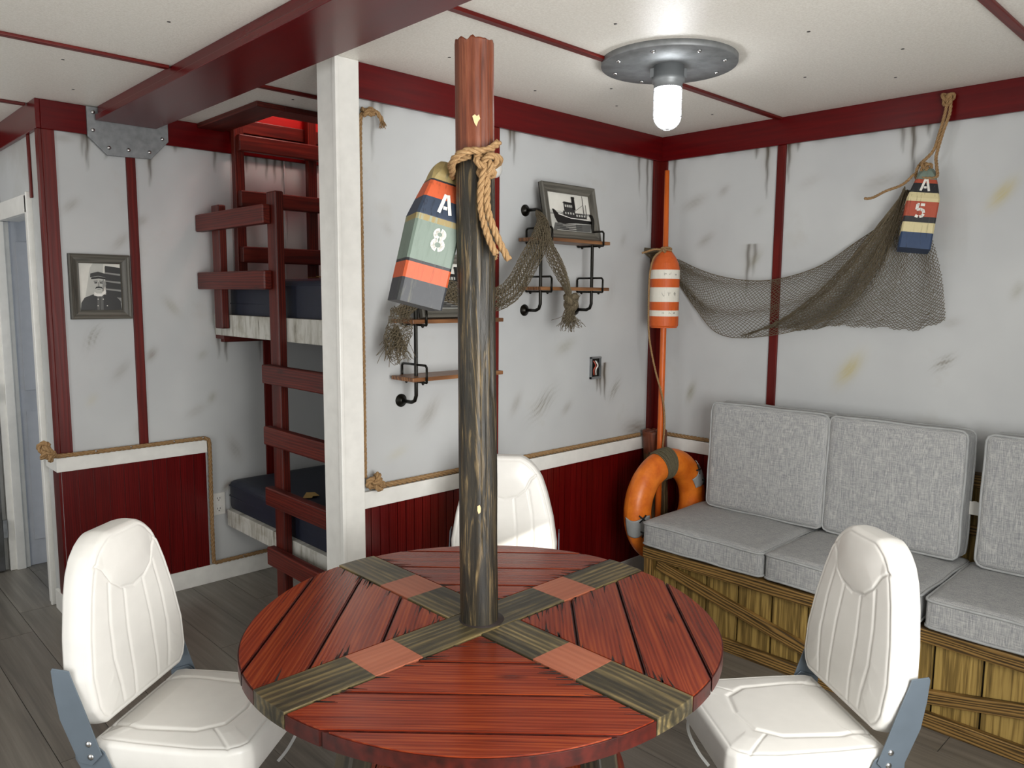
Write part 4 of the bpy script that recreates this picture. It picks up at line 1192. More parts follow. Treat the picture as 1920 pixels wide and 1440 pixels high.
def seg_groove(X, Z, pts, depth, wid):
    g = np.zeros_like(X)
    for i in range(len(pts) - 1):
        ax, az = pts[i]; bx, bz = pts[i + 1]; L2 = (bx - ax) ** 2 + (bz - az) ** 2
        t = np.clip(((X - ax) * (bx - ax) + (Z - az) * (bz - az)) / L2, 0, 1)
        d = np.hypot(X - ax - t * (bx - ax), Z - az - t * (bz - az))
        g = np.maximum(g, depth * np.exp(-(d / wid) ** 2))
    return g
BH = 0.476
def backW(t):
    return float(np.interp(t, [0, 0.04, 0.10, 0.28, 0.5, 0.7, 0.82, 0.9, 0.955, 0.985, 1.0], [0.165, 0.188, 0.202, 0.208, 0.192, 0.168, 0.148, 0.126, 0.100, 0.078, 0.06]))
arc = [(-0.148, 0.395), (-0.125, 0.402), (-0.105, 0.385), (-0.085, 0.345), (-0.05, 0.318), (0, 0.306), (0.05, 0.318), (0.085, 0.345), (0.105, 0.385), (0.125, 0.402), (0.148, 0.395)]
bg_lines = [(arc, 0.0048, 0.0036)]
for sg in (-1, 1):
    bg_lines.append(([(sg * 0.095, 0.345), (sg * 0.112, 0.25), (sg * 0.118, 0.15), (sg * 0.10, 0.03)], 0.003, 0.0045))
    bg_lines.append(([(sg * 0.04, 0.31), (sg * 0.05, 0.2), (sg * 0.05, 0.02)], 0.0028, 0.0045))
def back_groove(X, Z, w):
    g = np.zeros_like(X)
    for pts, d, wd_ in bg_lines: g = np.maximum(g, seg_groove(X, Z, pts, d, wd_))
    head = np.clip(1 - (X / 0.10) ** 2, 0, 1) * np.clip(1 - ((Z - 0.40) / 0.085) ** 2, 0, 1)
    return g - 0.010 * head
def seatW(t):
    return float(np.interp(t, [0, 0.06, 0.3, 0.7, 0.88, 0.96, 1.0], [0.185, 0.200, 0.205, 0.205, 0.195, 0.175, 0.150]))
SD = 0.415
sp = [(-0.12, 0.0), (-0.135, 0.1), (-0.125, 0.25), (-0.085, 0.31), (0, 0.325), (0.085, 0.31), (0.125, 0.25), (0.135, 0.1), (0.12, 0.0)]
def seat_groove(X, Z, w):
    g = seg_groove(X, Z, sp, 0.005, 0.006)
    for sg in (-1, 1): g = np.maximum(g, seg_groove(X, Z, [(sg * 0.11, 0.29), (sg * 0.19, 0.375)], 0.0025, 0.004))
    return g
def make_chair(label):
    t = thing('boat_chair', label, 'chair', (0, 0, 0))
    # local frame: +Y towards the table, seat top at 0.45
    bk = pillow(backW, BH, 0.078, 130, 150, back_groove, bulge=0.009)
    b = bk.build('backrest', M_vinyl, t); b.location = (0, -0.212, 0.475); b.rotation_euler = (math.radians(6.5), 0, 0)
    lean = math.radians(6.5)
    st = MB()
    for sg in (-1, 1):
        pts = []
        for k in range(60):
            tt = 0.02 + 0.965 * k / 59; w_ = backW(tt) - 0.012
            pts.append((sg * w_, 0.0305 + 0.0, tt * BH))
    sc_m = pillow(seatW, SD, 0.088, 130, 130, seat_groove, bulge=0.012)
    sm_ = MB(); sm_.v = [(x, z, y) for x, y, z in sc_m.v]; sm_.f = [f_[::-1] for f_ in sc_m.f]; sm_.lc = sc_m.lc; sm_.mi = sc_m.mi; sm_.sm = sc_m.sm
    s = sm_.build('seat', M_vinyl, t); s.location = (0, -0.205, 0.401)
    for sg in (-1, 1):
        up = MB()
        poly = [(-0.158, 0.425), (-0.186, 0.395), (-0.222, 0.40), (-0.268, 0.51), (-0.280, 0.58), (-0.285, 0.638), (-0.281, 0.645), (-0.236, 0.641), (-0.232, 0.628), (-0.195, 0.53)]
        xo = sg * 0.2155
        up.prism(poly, lambda x, y, z, xo=xo, sg=sg: Vector((xo + sg * z, x, y)), 0.0035)
        u_ = up.build('back_bracket', M_hinge, t, 0.0008)
        lo = MB()
        poly = [(-0.236, 0.43), (-0.236, 0.405), (-0.20, 0.345), (0.10, 0.345), (0.10, 0.37), (-0.13, 0.375), (-0.155, 0.43), (-0.18, 0.45)]
        xo2 = sg * 0.2095
        lo.prism(poly, lambda x, y, z, xo=xo2, sg=sg: Vector((xo + sg * z, x, y)), 0.0035)
        lo.build('seat_bracket', M_hinge, t, 0.0008)
        for (y_, z_) in ((-0.192, 0.452), (-0.188, 0.418)):
            bo = MB().lathe([(0.0085, 0), (0.008, 0.003), (0.004, 0.005), (0.0005, 0.0055)], (sg * 0.2175, y_, z_), Matrix.Rotation(sg * PI / 2, 3, 'Y'), n=16)
            bo.build('bolt', M_bolt, t)
    pd = MB()
    pd.bb(-0.19, 0.19, -0.17, 0.13, 0.338, 0.350); pd.bb(-0.09, 0.09, -0.09, 0.09, 0.322, 0.338)
    pd.build('mounting_plate', M_hinge, t, 0.002)
    MB().lathe([(0.036, 0.02), (0.036, 0.30), (0.05, 0.322)], (0, 0, 0), n=28).build('pedestal', M_metal, t)
    MB().lathe([(0.16, 0.0), (0.16, 0.008), (0.05, 0.03), (0.036, 0.04)], (0, 0, 0), n=36).build('floor_plate', M_metal, t)
    for sg in (-1, 1):
        sp_ = MB()
        pts = catmull([(sg * 0.165, 0.14, 0.362), (sg * 0.20, 0.17, 0.33), (sg * 0.222, 0.165, 0.27), (sg * 0.225, 0.13, 0.20), (sg * 0.215, 0.10, 0.16)], 6)
        for k in range(len(pts) - 1):
            sp_.bar(pts[k], pts[k + 1] + (pts[k + 1] - pts[k]) * 0.15, 0.009, 0.0015, up=(1, 0, 0))
        sp_.build('strap', M_strap, t)
    return t
c1 = make_chair('white boat chair left of the round table, its folding grey brackets showing')
c1.location = (-2.825, -0.555, 0); c1.rotation_euler = (0, 0, math.atan2(-0.5, 0.5) - PI / 2 - math.radians(7))
c2 = copy_tree(c1); c2['label'] = 'white boat chair right of the round table, in front of the cushioned bench'
c2.location = (-1.70, -1.65, 0); c2.rotation_euler = (0, 0, math.atan2(0.505, -0.53) - PI / 2 + math.radians(7))
c3 = copy_tree(c1); c3['label'] = 'white boat chair behind the table and post, its back in front of the red panelling'
c3.location = (-1.74, -0.575, 0); c3.rotation_euler = (0, 0, math.atan2(-0.48, -0.52) - PI / 2)
for c_ in (c1, c2, c3): c_['group'] = 'white boat chairs around the round table'

# ------------------------------------------------------------------ ceiling lamp
lx, ly = -1.16, -0.848
lt = thing('ceiling_lamp', 'caged jelly-jar lamp hanging from a round grey bolted plate on the ceiling', 'lamp', (lx, ly, H))
MB().lathe([(0.245, H - 0.022), (0.247, H - 0.018), (0.247, H)], (lx, ly, 0), n=96).build('mounting_disc', M_metal, lt)
for k in range(8):
    a = 2 * PI * k / 8 + 0.35
    MB().lathe([(0.009, 0), (0.008, -0.005), (0.004, -0.008), (0.0005, -0.009)], (lx + 0.205 * math.cos(a), ly + 0.205 * math.sin(a), H - 0.0215), n=12).build('bolt', M_bolt, lt)
M_lampgrey = plain('cast_grey', '#8b8f91', 0.45, 0.4, var=0.04)
sk = MB().lathe([(0.056, H - 0.022), (0.056, H - 0.062), (0.060, H - 0.064), (0.060, H - 0.078), (0.052, H - 0.085), (0.052, H - 0.10)], (lx, ly, 0), n=40)
for k in range(2):
    a = math.radians(-45 + 180 * k); sk.bb(lx + 0.056 * math.cos(a) - 0.008, lx + 0.056 * math.cos(a) + 0.008, ly + 0.056 * math.sin(a) - 0.008, ly + 0.056 * math.sin(a) + 0.008, H - 0.062, H - 0.03)
sk.build('socket', M_lampgrey, lt)
gm = bpy.data.materials.new('lit_glass'); gm.use_nodes = True
gb = gm.node_tree.nodes['Principled BSDF']; gb.inputs['Base Color'].default_value = (1, 1, 1, 1); gb.inputs['Roughness'].default_value = 0.3
gb.inputs['Emission Color'].default_value = (0.96, 0.98, 1.0, 1); gb.inputs['Emission Strength'].default_value = 22
zg0 = H - 0.10; zg1 = 2.195
pr = [(0.047, zg0)] + [(0.047, zg1 + 0.047)] + [(0.047 * math.cos(a), zg1 + 0.047 - 0.047 * math.sin(a)) for a in np.linspace(0.15, PI / 2 - 0.02, 10)]
MB().lathe(pr, (lx, ly, 0), n=40).build('glass_globe', gm, lt)
cg = MB(); rc_ = 0.0515
for z in (zg0 - 0.012, zg0 - 0.045, zg0 - 0.078, zg0 - 0.105):
    cg.tube([(lx + rc_ * math.cos(a), ly + rc_ * math.sin(a), z) for a in np.linspace(0, 2 * PI, 33)[:-1]], 0.0013, n=6, closed=True)
for k in range(4):
    a = math.radians(k * 90 + 227)
    cg.tube([(lx + rc_ * math.cos(a), ly + rc_ * math.sin(a), zg0 + 0.0)] + [(lx + rc_ * math.cos(b) * math.cos(a), ly + rc_ * math.cos(b) * math.sin(a), zg1 + 0.047 - rc_ * math.sin(b)) for b in np.linspace(0, 1.3, 8)], 0.0013, n=6)
cg.tube([(lx + 0.014 * math.cos(a), ly + 0.014 * math.sin(a), zg1 + 0.047 - rc_ * math.sin(1.3)) for a in np.linspace(0, 2 * PI, 17)[:-1]], 0.0013, n=6, closed=True)
cg.build('wire_cage', M_lampgrey, lt)
local(lt)

# ------------------------------------------------------------------ pipe shelves
def pipe_shelf(label, cx, zu, zl, group):
    t = thing('pipe_shelf', label, 'shelf', (cx, 0, zl))
    for z in (zl, zu):
        MB().bb(cx - 0.24, cx + 0.24, -0.168, -0.02, z, z + 0.016, grain=0).build('board', M_shelf, t, 0.002)
    for s_ in (-1, 1):
        x = cx + s_ * 0.18
        for (zw, sg, zz) in ((zl - 0.093, -1, zl), (zu + 0.145, 1, zu)):
            MB().lathe([(0.027, 0.0), (0.027, 0.004), (0.014, 0.009), (0.011, 0.016)], (x, 0.0, zw), Matrix.Rotation(PI / 2, 3, 'X'), n=28).build('flange', M_black, t)
        zw0, zw1 = zl - 0.093, zu + 0.145
        pts = [(x, -0.008, zw0), (x, -0.075, zw0), (x, -0.096, zw0 + 0.009), (x, -0.105, zw0 + 0.03), (x, -0.105, zl), (x, -0.105, zu + 0.02), (x, -0.105, zw1 - 0.03), (x, -0.096, zw1 - 0.009), (x, -0.075, zw1), (x, -0.008, zw1)]
        MB().tube(pts, 0.0078, n=12).build('pipe', M_black, t)
        for z in (zl, zu):
            g = MB(); y0, y1 = -0.175, -0.012; zt_ = z + 0.062
            yy = [(x - 0.0, y0, z - 0.006), (x, y0, zt_ - 0.008), (x, y0 + 0.008, zt_), (x, y1 - 0.008, zt_), (x, y1, zt_ - 0.008), (x, y1, z - 0.006), (x, y0, z - 0.006)]
            for k in range(len(yy) - 1):
                g.bar(yy[k], Vector(yy[k + 1]) + (Vector(yy[k + 1]) - Vector(yy[k])).normalized() * 0.001, 0.0035, 0.014, up=(1, 0, 0)) if False else g.tube([yy[k], yy[k + 1]], 0.0047, n=8)
            for yb in (-0.15, -0.04): g.lathe([(0.006, z - 0.006), (0.006, z - 0.013), (0.003, z - 0.017)], (x, yb, 0), n=8)
            g.build('guard_loop', M_black, t)
    local(t); return t
pipe_shelf('black pipe shelf on the back wall nearest the corner, tugboat picture on top', -0.875, 1.822, 1.601, None)
pipe_shelf('black pipe shelf on the back wall nearest the pillar, mostly behind buoy and post', -1.585, 1.465, 1.238, None)

# ------------------------------------------------------------------ framed photographs
G = {k: plain('print_' + k, v, 0.35, var=0.04) for k, v in dict(black='#161616', dark='#2e2e2e', mid='#5a5a58', grey='#8a8a86', light='#b8b8b2', pale='#d6d4cc', white='#e6e4de').items()}
GM = [G[k] for k in ('black', 'dark', 'mid', 'grey', 'light', 'pale', 'white')]
def framed(label, M4, W, Hh, fw, draw, depth=0.022, glossy=True):
    """M4 maps local (x right, y up, z towards the viewer) to the world"""
    t = thing('picture_frame', label, 'picture', M4.translation)
    T = lambda x, y, z: M4 @ Vector((x, y, z))
    fr_ = MB()
    prof = [(0.0, 0.0), (0.0, depth), (0.006, depth + 0.003), (0.014, depth + 0.0), (0.018, depth - 0.004), (fw - 0.006, depth - 0.009), (fw, depth - 0.007), (fw, 0.004)]
    corners = [(-W / 2, -Hh / 2), (W / 2, -Hh / 2), (W / 2, Hh / 2), (-W / 2, Hh / 2)]
    for k in range(4):
        a, b = corners[k], corners[(k + 1) % 4]
        L = math.hypot(b[0] - a[0], b[1] - a[1]); ux, uy = (b[0] - a[0]) / L, (b[1] - a[1]) / L; nx, ny = -uy, ux
        vs = []; lcs = []; off = random.uniform(0, 30)
        for (o_, z_) in prof:
            vs.append(T(a[0] + ux * o_ + nx * o_, a[1] + uy * o_ + ny * o_, z_)); lcs.append((0 + off, o_ + off, z_))
            vs.append(T(b[0] - ux * o_ + nx * o_, b[1] - uy * o_ + ny * o_, z_)); lcs.append((L + off, o_ + off, z_))
        fs = [(2 * i, 2 * i + 1, 2 * i + 3, 2 * i + 2) for i in range(len(prof) - 1)]
        fs = [f_[::-1] for f_ in fs]
        fr_.add(vs, fs, lcs, 0)
    fr_.prism([(-W / 2, -Hh / 2), (W / 2, -Hh / 2), (W / 2, Hh / 2), (-W / 2, Hh / 2)], T, 0.004)
    fr_.build('frame', M_frame, t)
    w_, h_ = W - 2 * fw + 0.004, Hh - 2 * fw + 0.004
    pm_ = MB(); lvl = [0]
    def poly(pts, mi):
        lvl[0] += 1; z = 0.005 + 0.00012 * lvl[0]
        P = [(p[0] * w_, p[1] * h_) for p in pts]
        pm_.prism(P, lambda x, y, zz: T(x - w_ / 2, y - h_ / 2, z + zz - 0.0006), 0.0006, mi)
    draw(poly)
    pm_.build('photograph', GM, t)
    local(t); return t
def draw_tug(p):
    p([(0, 0), (1, 0), (1, 1), (0, 1)], 5)
    p([(0, 0.42), (1, 0.47), (1, 0.52), (0, 0.50)], 3); p([(0.0, 0.47), (0.3, 0.48), (0.3, 0.53), (0.0, 0.54)], 4)
    p([(0, 0), (1, 0), (1, 0.34), (0, 0.42)], 4)
    p([(0.06, 0.02), (0.95, 0.04), (0.98, 0.24), (0.4, 0.20), (0.12, 0.22)], 2)
    for k in range(9):
        y = 0.03 + 0.022 * k; p([(0.15 + 0.07 * ((k * 7) % 5), y), (0.6 + 0.05 * ((k * 3) % 6), y + 0.004), (0.6 + 0.05 * ((k * 3) % 6), y + 0.012), (0.15 + 0.07 * ((k * 7) % 5), y + 0.010)], 0 if k % 2 else 5)
    p([(0.09, 0.56), (0.13, 0.56), (0.22, 0.46), (0.5, 0.38), (1.0, 0.36), (1.0, 0.25), (0.6, 0.24), (0.35, 0.20), (0.18, 0.22), (0.13, 0.34)], 0)
    p([(0.22, 0.46), (0.5, 0.375), (1.0, 0.355), (1.0, 0.335), (0.5, 0.355), (0.22, 0.435)], 6)
    p([(0.34, 0.42), (0.34, 0.54), (0.62, 0.54), (0.62, 0.50), (0.86, 0.49), (0.90, 0.38), (0.5, 0.37)], 1)
    for k in range(4): p([(0.38 + 0.06 * k, 0.46), (0.41 + 0.06 * k, 0.46), (0.41 + 0.06 * k, 0.51), (0.38 + 0.06 * k, 0.51)], 4)
    for k in range(4): p([(0.64 + 0.06 * k, 0.42), (0.675 + 0.06 * k, 0.42), (0.675 + 0.06 * k, 0.47), (0.64 + 0.06 * k, 0.47)], 4)
    p([(0.37, 0.54), (0.37, 0.74), (0.60, 0.72), (0.62, 0.54)], 1); p([(0.34, 0.74), (0.38, 0.78), (0.58, 0.76), (0.62, 0.72)], 0)
    for k in range(4): p([(0.39 + 0.05 * k, 0.64), (0.425 + 0.05 * k, 0.64), (0.425 + 0.05 * k, 0.70), (0.39 + 0.05 * k, 0.70)], 4)
    p([(0.56, 0.60), (0.565, 0.88), (0.63, 0.88), (0.635, 0.58)], 0); p([(0.555, 0.88), (0.56, 0.92), (0.635, 0.92), (0.64, 0.88)], 0)
    p([(0.82, 0.48), (0.825, 0.97), (0.832, 0.97), (0.835, 0.48)], 1); p([(0.88, 0.42), (0.885, 0.75), (0.892, 0.75), (0.895, 0.42)], 1)
    p([(0.62, 0.56), (0.825, 0.74), (0.825, 0.732), (0.62, 0.55)], 2)
def draw_portrait(p):
    p([(0, 0), (1, 0), (1, 1), (0, 1)], 5); p([(0, 0), (0.25, 0), (0.35, 1), (0, 1)], 5); p([(0.08, 0), (0.28, 0.9), (0.36, 1), (0.6, 1), (0.5, 0)], 4)
    p([(0.62, 0.2), (1, 0.15), (1, 0.8), (0.62, 0.92)], 3)
    for k in range(4): p([(0.63, 0.30 + 0.17 * k), (1.0, 0.27 + 0.17 * k), (1.0, 0.40 + 0.17 * k), (0.63, 0.44 + 0.17 * k)], 1)
    p([(0.02, 0), (0.04, 0.16), (0.12, 0.27), (0.32, 0.34), (0.62, 0.34), (0.86, 0.30), (0.97, 0.20), (0.99, 0)], 1)
    p([(0.40, 0.0), (0.42, 0.33), (0.56, 0.33), (0.55, 0.0)], 2); p([(0.46, 0.0), (0.47, 0.33), (0.485, 0.33), (0.475, 0)], 0)
    p([(0.34, 0.32), (0.36, 0.42), (0.44, 0.36), (0.52, 0.36), (0.62, 0.44), (0.63, 0.38), (0.52, 0.30), (0.42, 0.30)], 6)
    p([(0.35, 0.40), (0.32, 0.55), (0.32, 0.68), (0.60, 0.68), (0.61, 0.52), (0.57, 0.41), (0.50, 0.36), (0.41, 0.36)], 4)
    p([(0.32, 0.50), (0.29, 0.55), (0.30, 0.62), (0.33, 0.62)], 4); p([(0.61, 0.50), (0.64, 0.55), (0.63, 0.62), (0.60, 0.62)], 3)
    p([(0.54, 0.40), (0.56, 0.66), (0.60, 0.66), (0.61, 0.52), (0.57, 0.41)], 3)
    p([(0.36, 0.595), (0.43, 0.60), (0.43, 0.575), (0.37, 0.57)], 0); p([(0.49, 0.60), (0.56, 0.595), (0.555, 0.57), (0.49, 0.575)], 0)
    p([(0.35, 0.625), (0.44, 0.63), (0.44, 0.615), (0.35, 0.61)], 1); p([(0.48, 0.63), (0.57, 0.625), (0.57, 0.61), (0.48, 0.615)], 1)
    p([(0.45, 0.60), (0.44, 0.51), (0.48, 0.51), (0.475, 0.60)], 3)
    p([(0.37, 0.46), (0.40, 0.50), (0.46, 0.51), (0.53, 0.50), (0.56, 0.46), (0.50, 0.475), (0.43, 0.475)], 0); p([(0.42, 0.445), (0.51, 0.445), (0.50, 0.455), (0.43, 0.455)], 2)
    p([(0.29, 0.66), (0.30, 0.70), (0.46, 0.72), (0.62, 0.70), (0.64, 0.66), (0.47, 0.675)], 0); p([(0.27, 0.70), (0.28, 0.78), (0.46, 0.82), (0.63, 0.78), (0.64, 0.70), (0.46, 0.73)], 1)
    for (x, y) in ((0.42, 0.10), (0.64, 0.10), (0.43, 0.24), (0.55, 0.24)): p([(x - 0.012, y - 0.01), (x + 0.012, y - 0.01), (x + 0.012, y + 0.012), (x - 0.012, y + 0.012)], 5)
def frameM(loc, tilt=0.0, yaw=0.0, roll=0.0):
    Rm = Matrix.Rotation(yaw, 3, 'Z') @ Matrix.Rotation(-tilt, 3, 'X') @ Matrix(((1, 0, 0), (0, 0, -1), (0, 1, 0))) @ Matrix.Rotation(roll, 3, 'Z')
    return Matrix.Translation(loc) @ Rm.to_4x4()
framed('grey framed black and white portrait of a person in a cap, on the far wall', frameM((-2.452, YC - 0.004, 1.602)), 0.270, 0.308, 0.043, draw_portrait)
framed('grey framed black and white tugboat picture standing on the top shelf', frameM((-0.842, -0.082, 1.965), tilt=0.20, roll=-0.0), 0.375, 0.262, 0.040, draw_tug)
framed('framed black and white picture on the left shelf, mostly hidden by the buoy and post', frameM((-1.565, -0.085, 1.611), tilt=0.20), 0.37, 0.262, 0.036, draw_tug)

# ------------------------------------------------------------------ small wall fittings
t = thing('junction_box', 'small open metal electrical box with loose wires in the back wall', 'electrical box', (-0.545, 0, 1.205))
jb = MB()
x0, x1, z0, z1 = -0.575, -0.497, 1.148, 1.262
jb.bb(x0, x0 + 0.004, -0.016, 0.0, z0, z1); jb.bb(x1 - 0.004, x1, -0.016, 0.0, z0, z1); jb.bb(x0, x1, -0.016, 0.0, z0, z0 + 0.012); jb.bb(x0, x1, -0.016, 0.0, z1 - 0.008, z1); jb.bb(x0, x1, -0.003, -0.0005, z0, z1, mi=1)
jb.build('box', [M_metal, M_black], t, 0.001)
for col_, dx in (('#b04a36', -0.012), ('#e0ddd6', 0.004), ('#1c1c1c', 0.016)):
    xm = (x0 + x1) / 2 + dx
    MB().tube(catmull([(xm, -0.003, z1 - 0.02), (xm + 0.008, -0.013, z1 - 0.045), (xm - 0.008, -0.014, z0 + 0.05), (xm + 0.004, -0.005, z0 + 0.02)], 6), 0.0035, n=8).build('wire', plain('wire_' + col_[1:], col_, 0.4), t)
local(t)
t = thing('wall_outlet', 'white double power outlet low on the far wall beside the bottom bunk', 'outlet', (-1.912, YC, 0.43))
MB().bb(-1.953, -1.877, YC - 0.007, YC, 0.368, 0.49).build('cover_plate', M_plastic, t, 0.003)
for dz in (0.03, -0.028):
    r_ = MB().bb(-1.931, -1.899, YC - 0.010, YC - 0.006, 0.429 + dz - 0.016, 0.429 + dz + 0.016).build('receptacle', M_plastic, t, 0.003)
    s_m = MB().bb(-1.924, -1.921, YC - 0.0106, YC - 0.0095, 0.430 + dz - 0.002, 0.430 + dz + 0.008).bb(-1.910, -1.907, YC - 0.0106, YC - 0.0095, 0.430 + dz - 0.002, 0.430 + dz + 0.008).bb(-1.918, -1.912, YC - 0.0106, YC - 0.0095, 0.430 + dz - 0.011, 0.430 + dz - 0.006)
    s_m.build('slot', M_slot, r_)
local(t)
d_ = MB().lathe([(0.046, 0.0), (0.046, 0.012), (0.036, 0.02), (0.015, 0.027), (0.001, 0.028)], (-1.258, -0.0, 2.137), Matrix.Rotation(PI / 2, 3, 'X'), n=40)
tag(d_.build('round_sensor', M_plastic), 'round white disc on the back wall, half hidden behind the post', 'sensor')

# ------------------------------------------------------------------ fishing nets
net = MB(); M_ = 150; Nn = 46
up_ = [(0.004, 1.842), (-0.268, 1.734), (-0.522, 1.676), (-0.725, 1.668), (-0.936, 1.721), (-1.103, 1.825), (-1.236, 1.923), (-1.316, 2.052)]
lo_ = [(0.003, 1.820), (-0.277, 1.509), (-0.443, 1.388), (-0.70, 1.392), (-0.949, 1.452), (-1.117, 1.554), (-1.246, 1.761), (-1.317, 2.03)]
def curve2(pts, n):
    c_ = catmull([(0, y, z) for y, z in pts], 24); L = resample(c_, 0.002)
    idx = np.linspace(0, len(L) - 1, n).astype(int); return np.array([[L[i].y, L[i].z] for i in idx])
cu = curve2(up_, M_); cl_ = curve2(lo_, M_)
cu[0] = (-0.155, 1.823); cl_[0] = (-0.155, 1.818)
P = np.zeros((M_, Nn, 3))
for i in range(M_):
    u = i / (M_ - 1)
    env = math.sin(PI * u) ** 0.6
    for j in range(Nn):
        v = j / (Nn - 1)
        vv = v + 0.035 * math.sin(v * 2 * PI * 2.0 + u * 5) * env
        y, z = cu[i] * (1 - vv) + cl_[i] * vv
        x = -0.030 - 0.045 * env * (0.5 + 0.5 * math.sin(v * PI * 3.2 + u * 6)) - 0.035 * math.sin(PI * v) * env
        x = x * min(1, (0.15 + 3 * u)) - 0.14 * max(0, 1 - u * 8) 
        if u > 0.9: x -= 0.05 * (u - 0.9) * 10
        P[i, j] = (x, y, z)
lattice(net, P, 0.0014, jitter=0.0012, seed=1)
e = P[:, 0]; cords(net, e[:-1], e[1:], 0.0022); e = P[:, -1]; cords(net, e[:-1], e[1:], 0.0018)
# the loose fan falling from the right knot
fb_ = [(-0.535, 1.372), (-0.62, 1.40), (-0.708, 1.424), (-0.873, 1.420), (-1.027, 1.447), (-1.125, 1.444), (-1.242, 1.446), (-1.354, 1.437), (-1.42, 1.455), (-1.489, 1.482)]
cf = curve2(fb_, 104); nf = 76
P = np.zeros((104, nf, 3))
for i in range(104):
    u = i / 103
    for j in range(nf):
        v = (j / (nf - 1)) ** 0.85
        y0, z0 = -1.317 - 0.012 * u, 2.035
        sag = -0.20 * (1 - u) * math.sin(PI * v) * 0.62
        bul = -0.045 * u * math.sin(PI * v)
        y = y0 + (cf[i, 0] - y0) * v + bul; z = z0 + (cf[i, 1] - z0) * v + sag + 0.004 * math.sin(u * 70) * (v > 0.9)
        x = -0.022 - 0.03 * (0.5 + 0.5 * math.sin(u * 34)) * math.sin(PI * min(1, v * 1.2)) * 0.8 - 0.05 * (1 - v) - 0.012 * math.sin(u * 12)
        P[i, j] = (x, y, z)
lattice(net, P, 0.0014, jitter=0.0014, seed=2, drop=0.01)
fray(net, (-0.05, -0.60, 1.392), (0, -0.3, -1), 0.03, 10, 0.9, 0.0012, seed=9)
tag(net.build('fishing_net', M_net), 'brown fishing net slung across the right wall from the corner pole to the wall buoy', 'net')

def net_band(mb, path, radii, flat=1.0, nl=2, cell=0.011, r=0.0013, seed=0):
    pts = resample(catmull(path, 10), cell); m_ = len(pts)
    tt = np.linspace(0, 1, m_); rad = np.interp(tt, np.linspace(0, 1, len(radii)), radii)
    T = np.gradient(np.array([tuple(p) for p in pts]), axis=0); T /= np.linalg.norm(T, axis=1, keepdims=True)
    nv = np.array([0, -1.0, 0]); B = np.cross(T, nv); B /= np.maximum(np.linalg.norm(B, axis=1, keepdims=True), 1e-6); N = np.cross(B, T)
    for L in range(nl):
        na = 2 * int(max(5, 2 * PI * max(radii) * (1 - 0.3 * L) / cell / 2.0))
        P = np.zeros((m_, na + 1, 3))
        for i in range(m_):
            for j in range(na + 1):
                a = 2 * PI * j / na + L
                rr = rad[i] * (1 - 0.3 * L) * (1 + 0.10 * math.sin(3 * a + i * 0.13 + seed))
                P[i, j] = np.array(tuple(pts[i])) + B[i] * math.cos(a) * rr + N[i] * math.sin(a) * rr * flat
        lattice(mb, P, r, jitter=0.0010, seed=seed + L)
    # creases of gathered cord running along the band
    rs_ = random.Random(seed)
    for k in range(16):
        a = rs_.uniform(0, 2 * PI); q = rs_.uniform(0.3, 0.9)
        A = np.array([np.array(tuple(pts[i])) + (B[i] * math.cos(a + 0.02 * i) + N[i] * math.sin(a + 0.02 * i) * flat) * rad[i] * q for i in range(m_)])
        cords(mb, A[:-1], A[1:], r * 1.1)
nb = MB()
net_band(nb, [(-1.865, -0.14, 1.50), (-1.83, -0.205, 1.56), (-1.76, -0.225, 1.60), (-1.62, -0.235, 1.575), (-1.46, -0.235, 1.56), (-1.335, -0.22, 1.605), (-1.235, -0.20, 1.715), (-1.165, -0.19, 1.80), (-1.10, -0.165, 1.885), (-1.05, -0.09, 1.94)], [0.03, 0.034, 0.042, 0.044, 0.046, 0.050, 0.052, 0.052, 0.048, 0.030], 0.45, seed=3)
# spread tail at its left end
P = np.zeros((26, 30, 3))
for i in range(26):
    u = i / 25
    for j in range(30):
        v = j / 29
        a = u * 2 * PI * 0.9
        sp_r = float(np.interp(v, [0, 0.25, 0.55, 0.8, 1], [0.022, 0.05, 0.062, 0.035, 0.018]))
        y = -0.10 + 0.05 * math.sin(a) * (0.3 + v) ; x = -1.862 + 0.012 * math.sin(v * 5) + sp_r * math.cos(a)
        z = 1.53 - v * (0.17 + 0.05 * (0.5 + 0.5 * math.sin(a * 2 + 1)))
        P[i, j] = (x, y - 0.02, z)
lattice(nb, P, 0.0013, jitter=0.003, seed=5, drop=0.05)
fray(nb, (-1.87, -0.12, 1.45), (0.05, 0, -1), 0.15, 90, 0.2, 0.0013, seed=6, curl=0.35)
tag(nb.build('fishing_net', M_net), 'rolled brown net draped behind the post up to the tugboat shelf, frayed left tail', 'net')
nb = MB()
net_band(nb, [(-1.10, -0.175, 1.87), (-1.095, -0.195, 1.79), (-1.06, -0.215, 1.71), (-1.015, -0.215, 1.645), (-0.985, -0.21, 1.60), (-0.972, -0.205, 1.575)], [0.012, 0.030, 0.036, 0.033, 0.022, 0.014], 0.6, seed=8)
kx = Matrix(((1, 0, 0), (0, 0, -1), (0, 1, 0)))
pts = []
kc2 = Vector((-0.955, -0.205, 1.553))
for i in range(60):
    t_ = 2 * PI * i / 60
    pts.append(kc2 + kx @ (Vector((math.sin(t_) + 2 * math.sin(2 * t_), math.cos(t_) - 2 * math.cos(2 * t_), -math.sin(3 * t_) * 1.2)) / 3.0 * 0.032))
net_band(nb, pts + [pts[0]], [0.017, 0.017], 1.0, nl=2, cell=0.008, seed=4)
nb.tube([p + (kc2 - p) * 0.05 for p in pts], 0.014, n=10, closed=True)
net_band(nb, [(-0.955, -0.205, 1.545), (-0.962, -0.20, 1.50), (-0.965, -0.20, 1.455)], [0.012, 0.028, 0.036], 0.8, nl=2, seed=7)
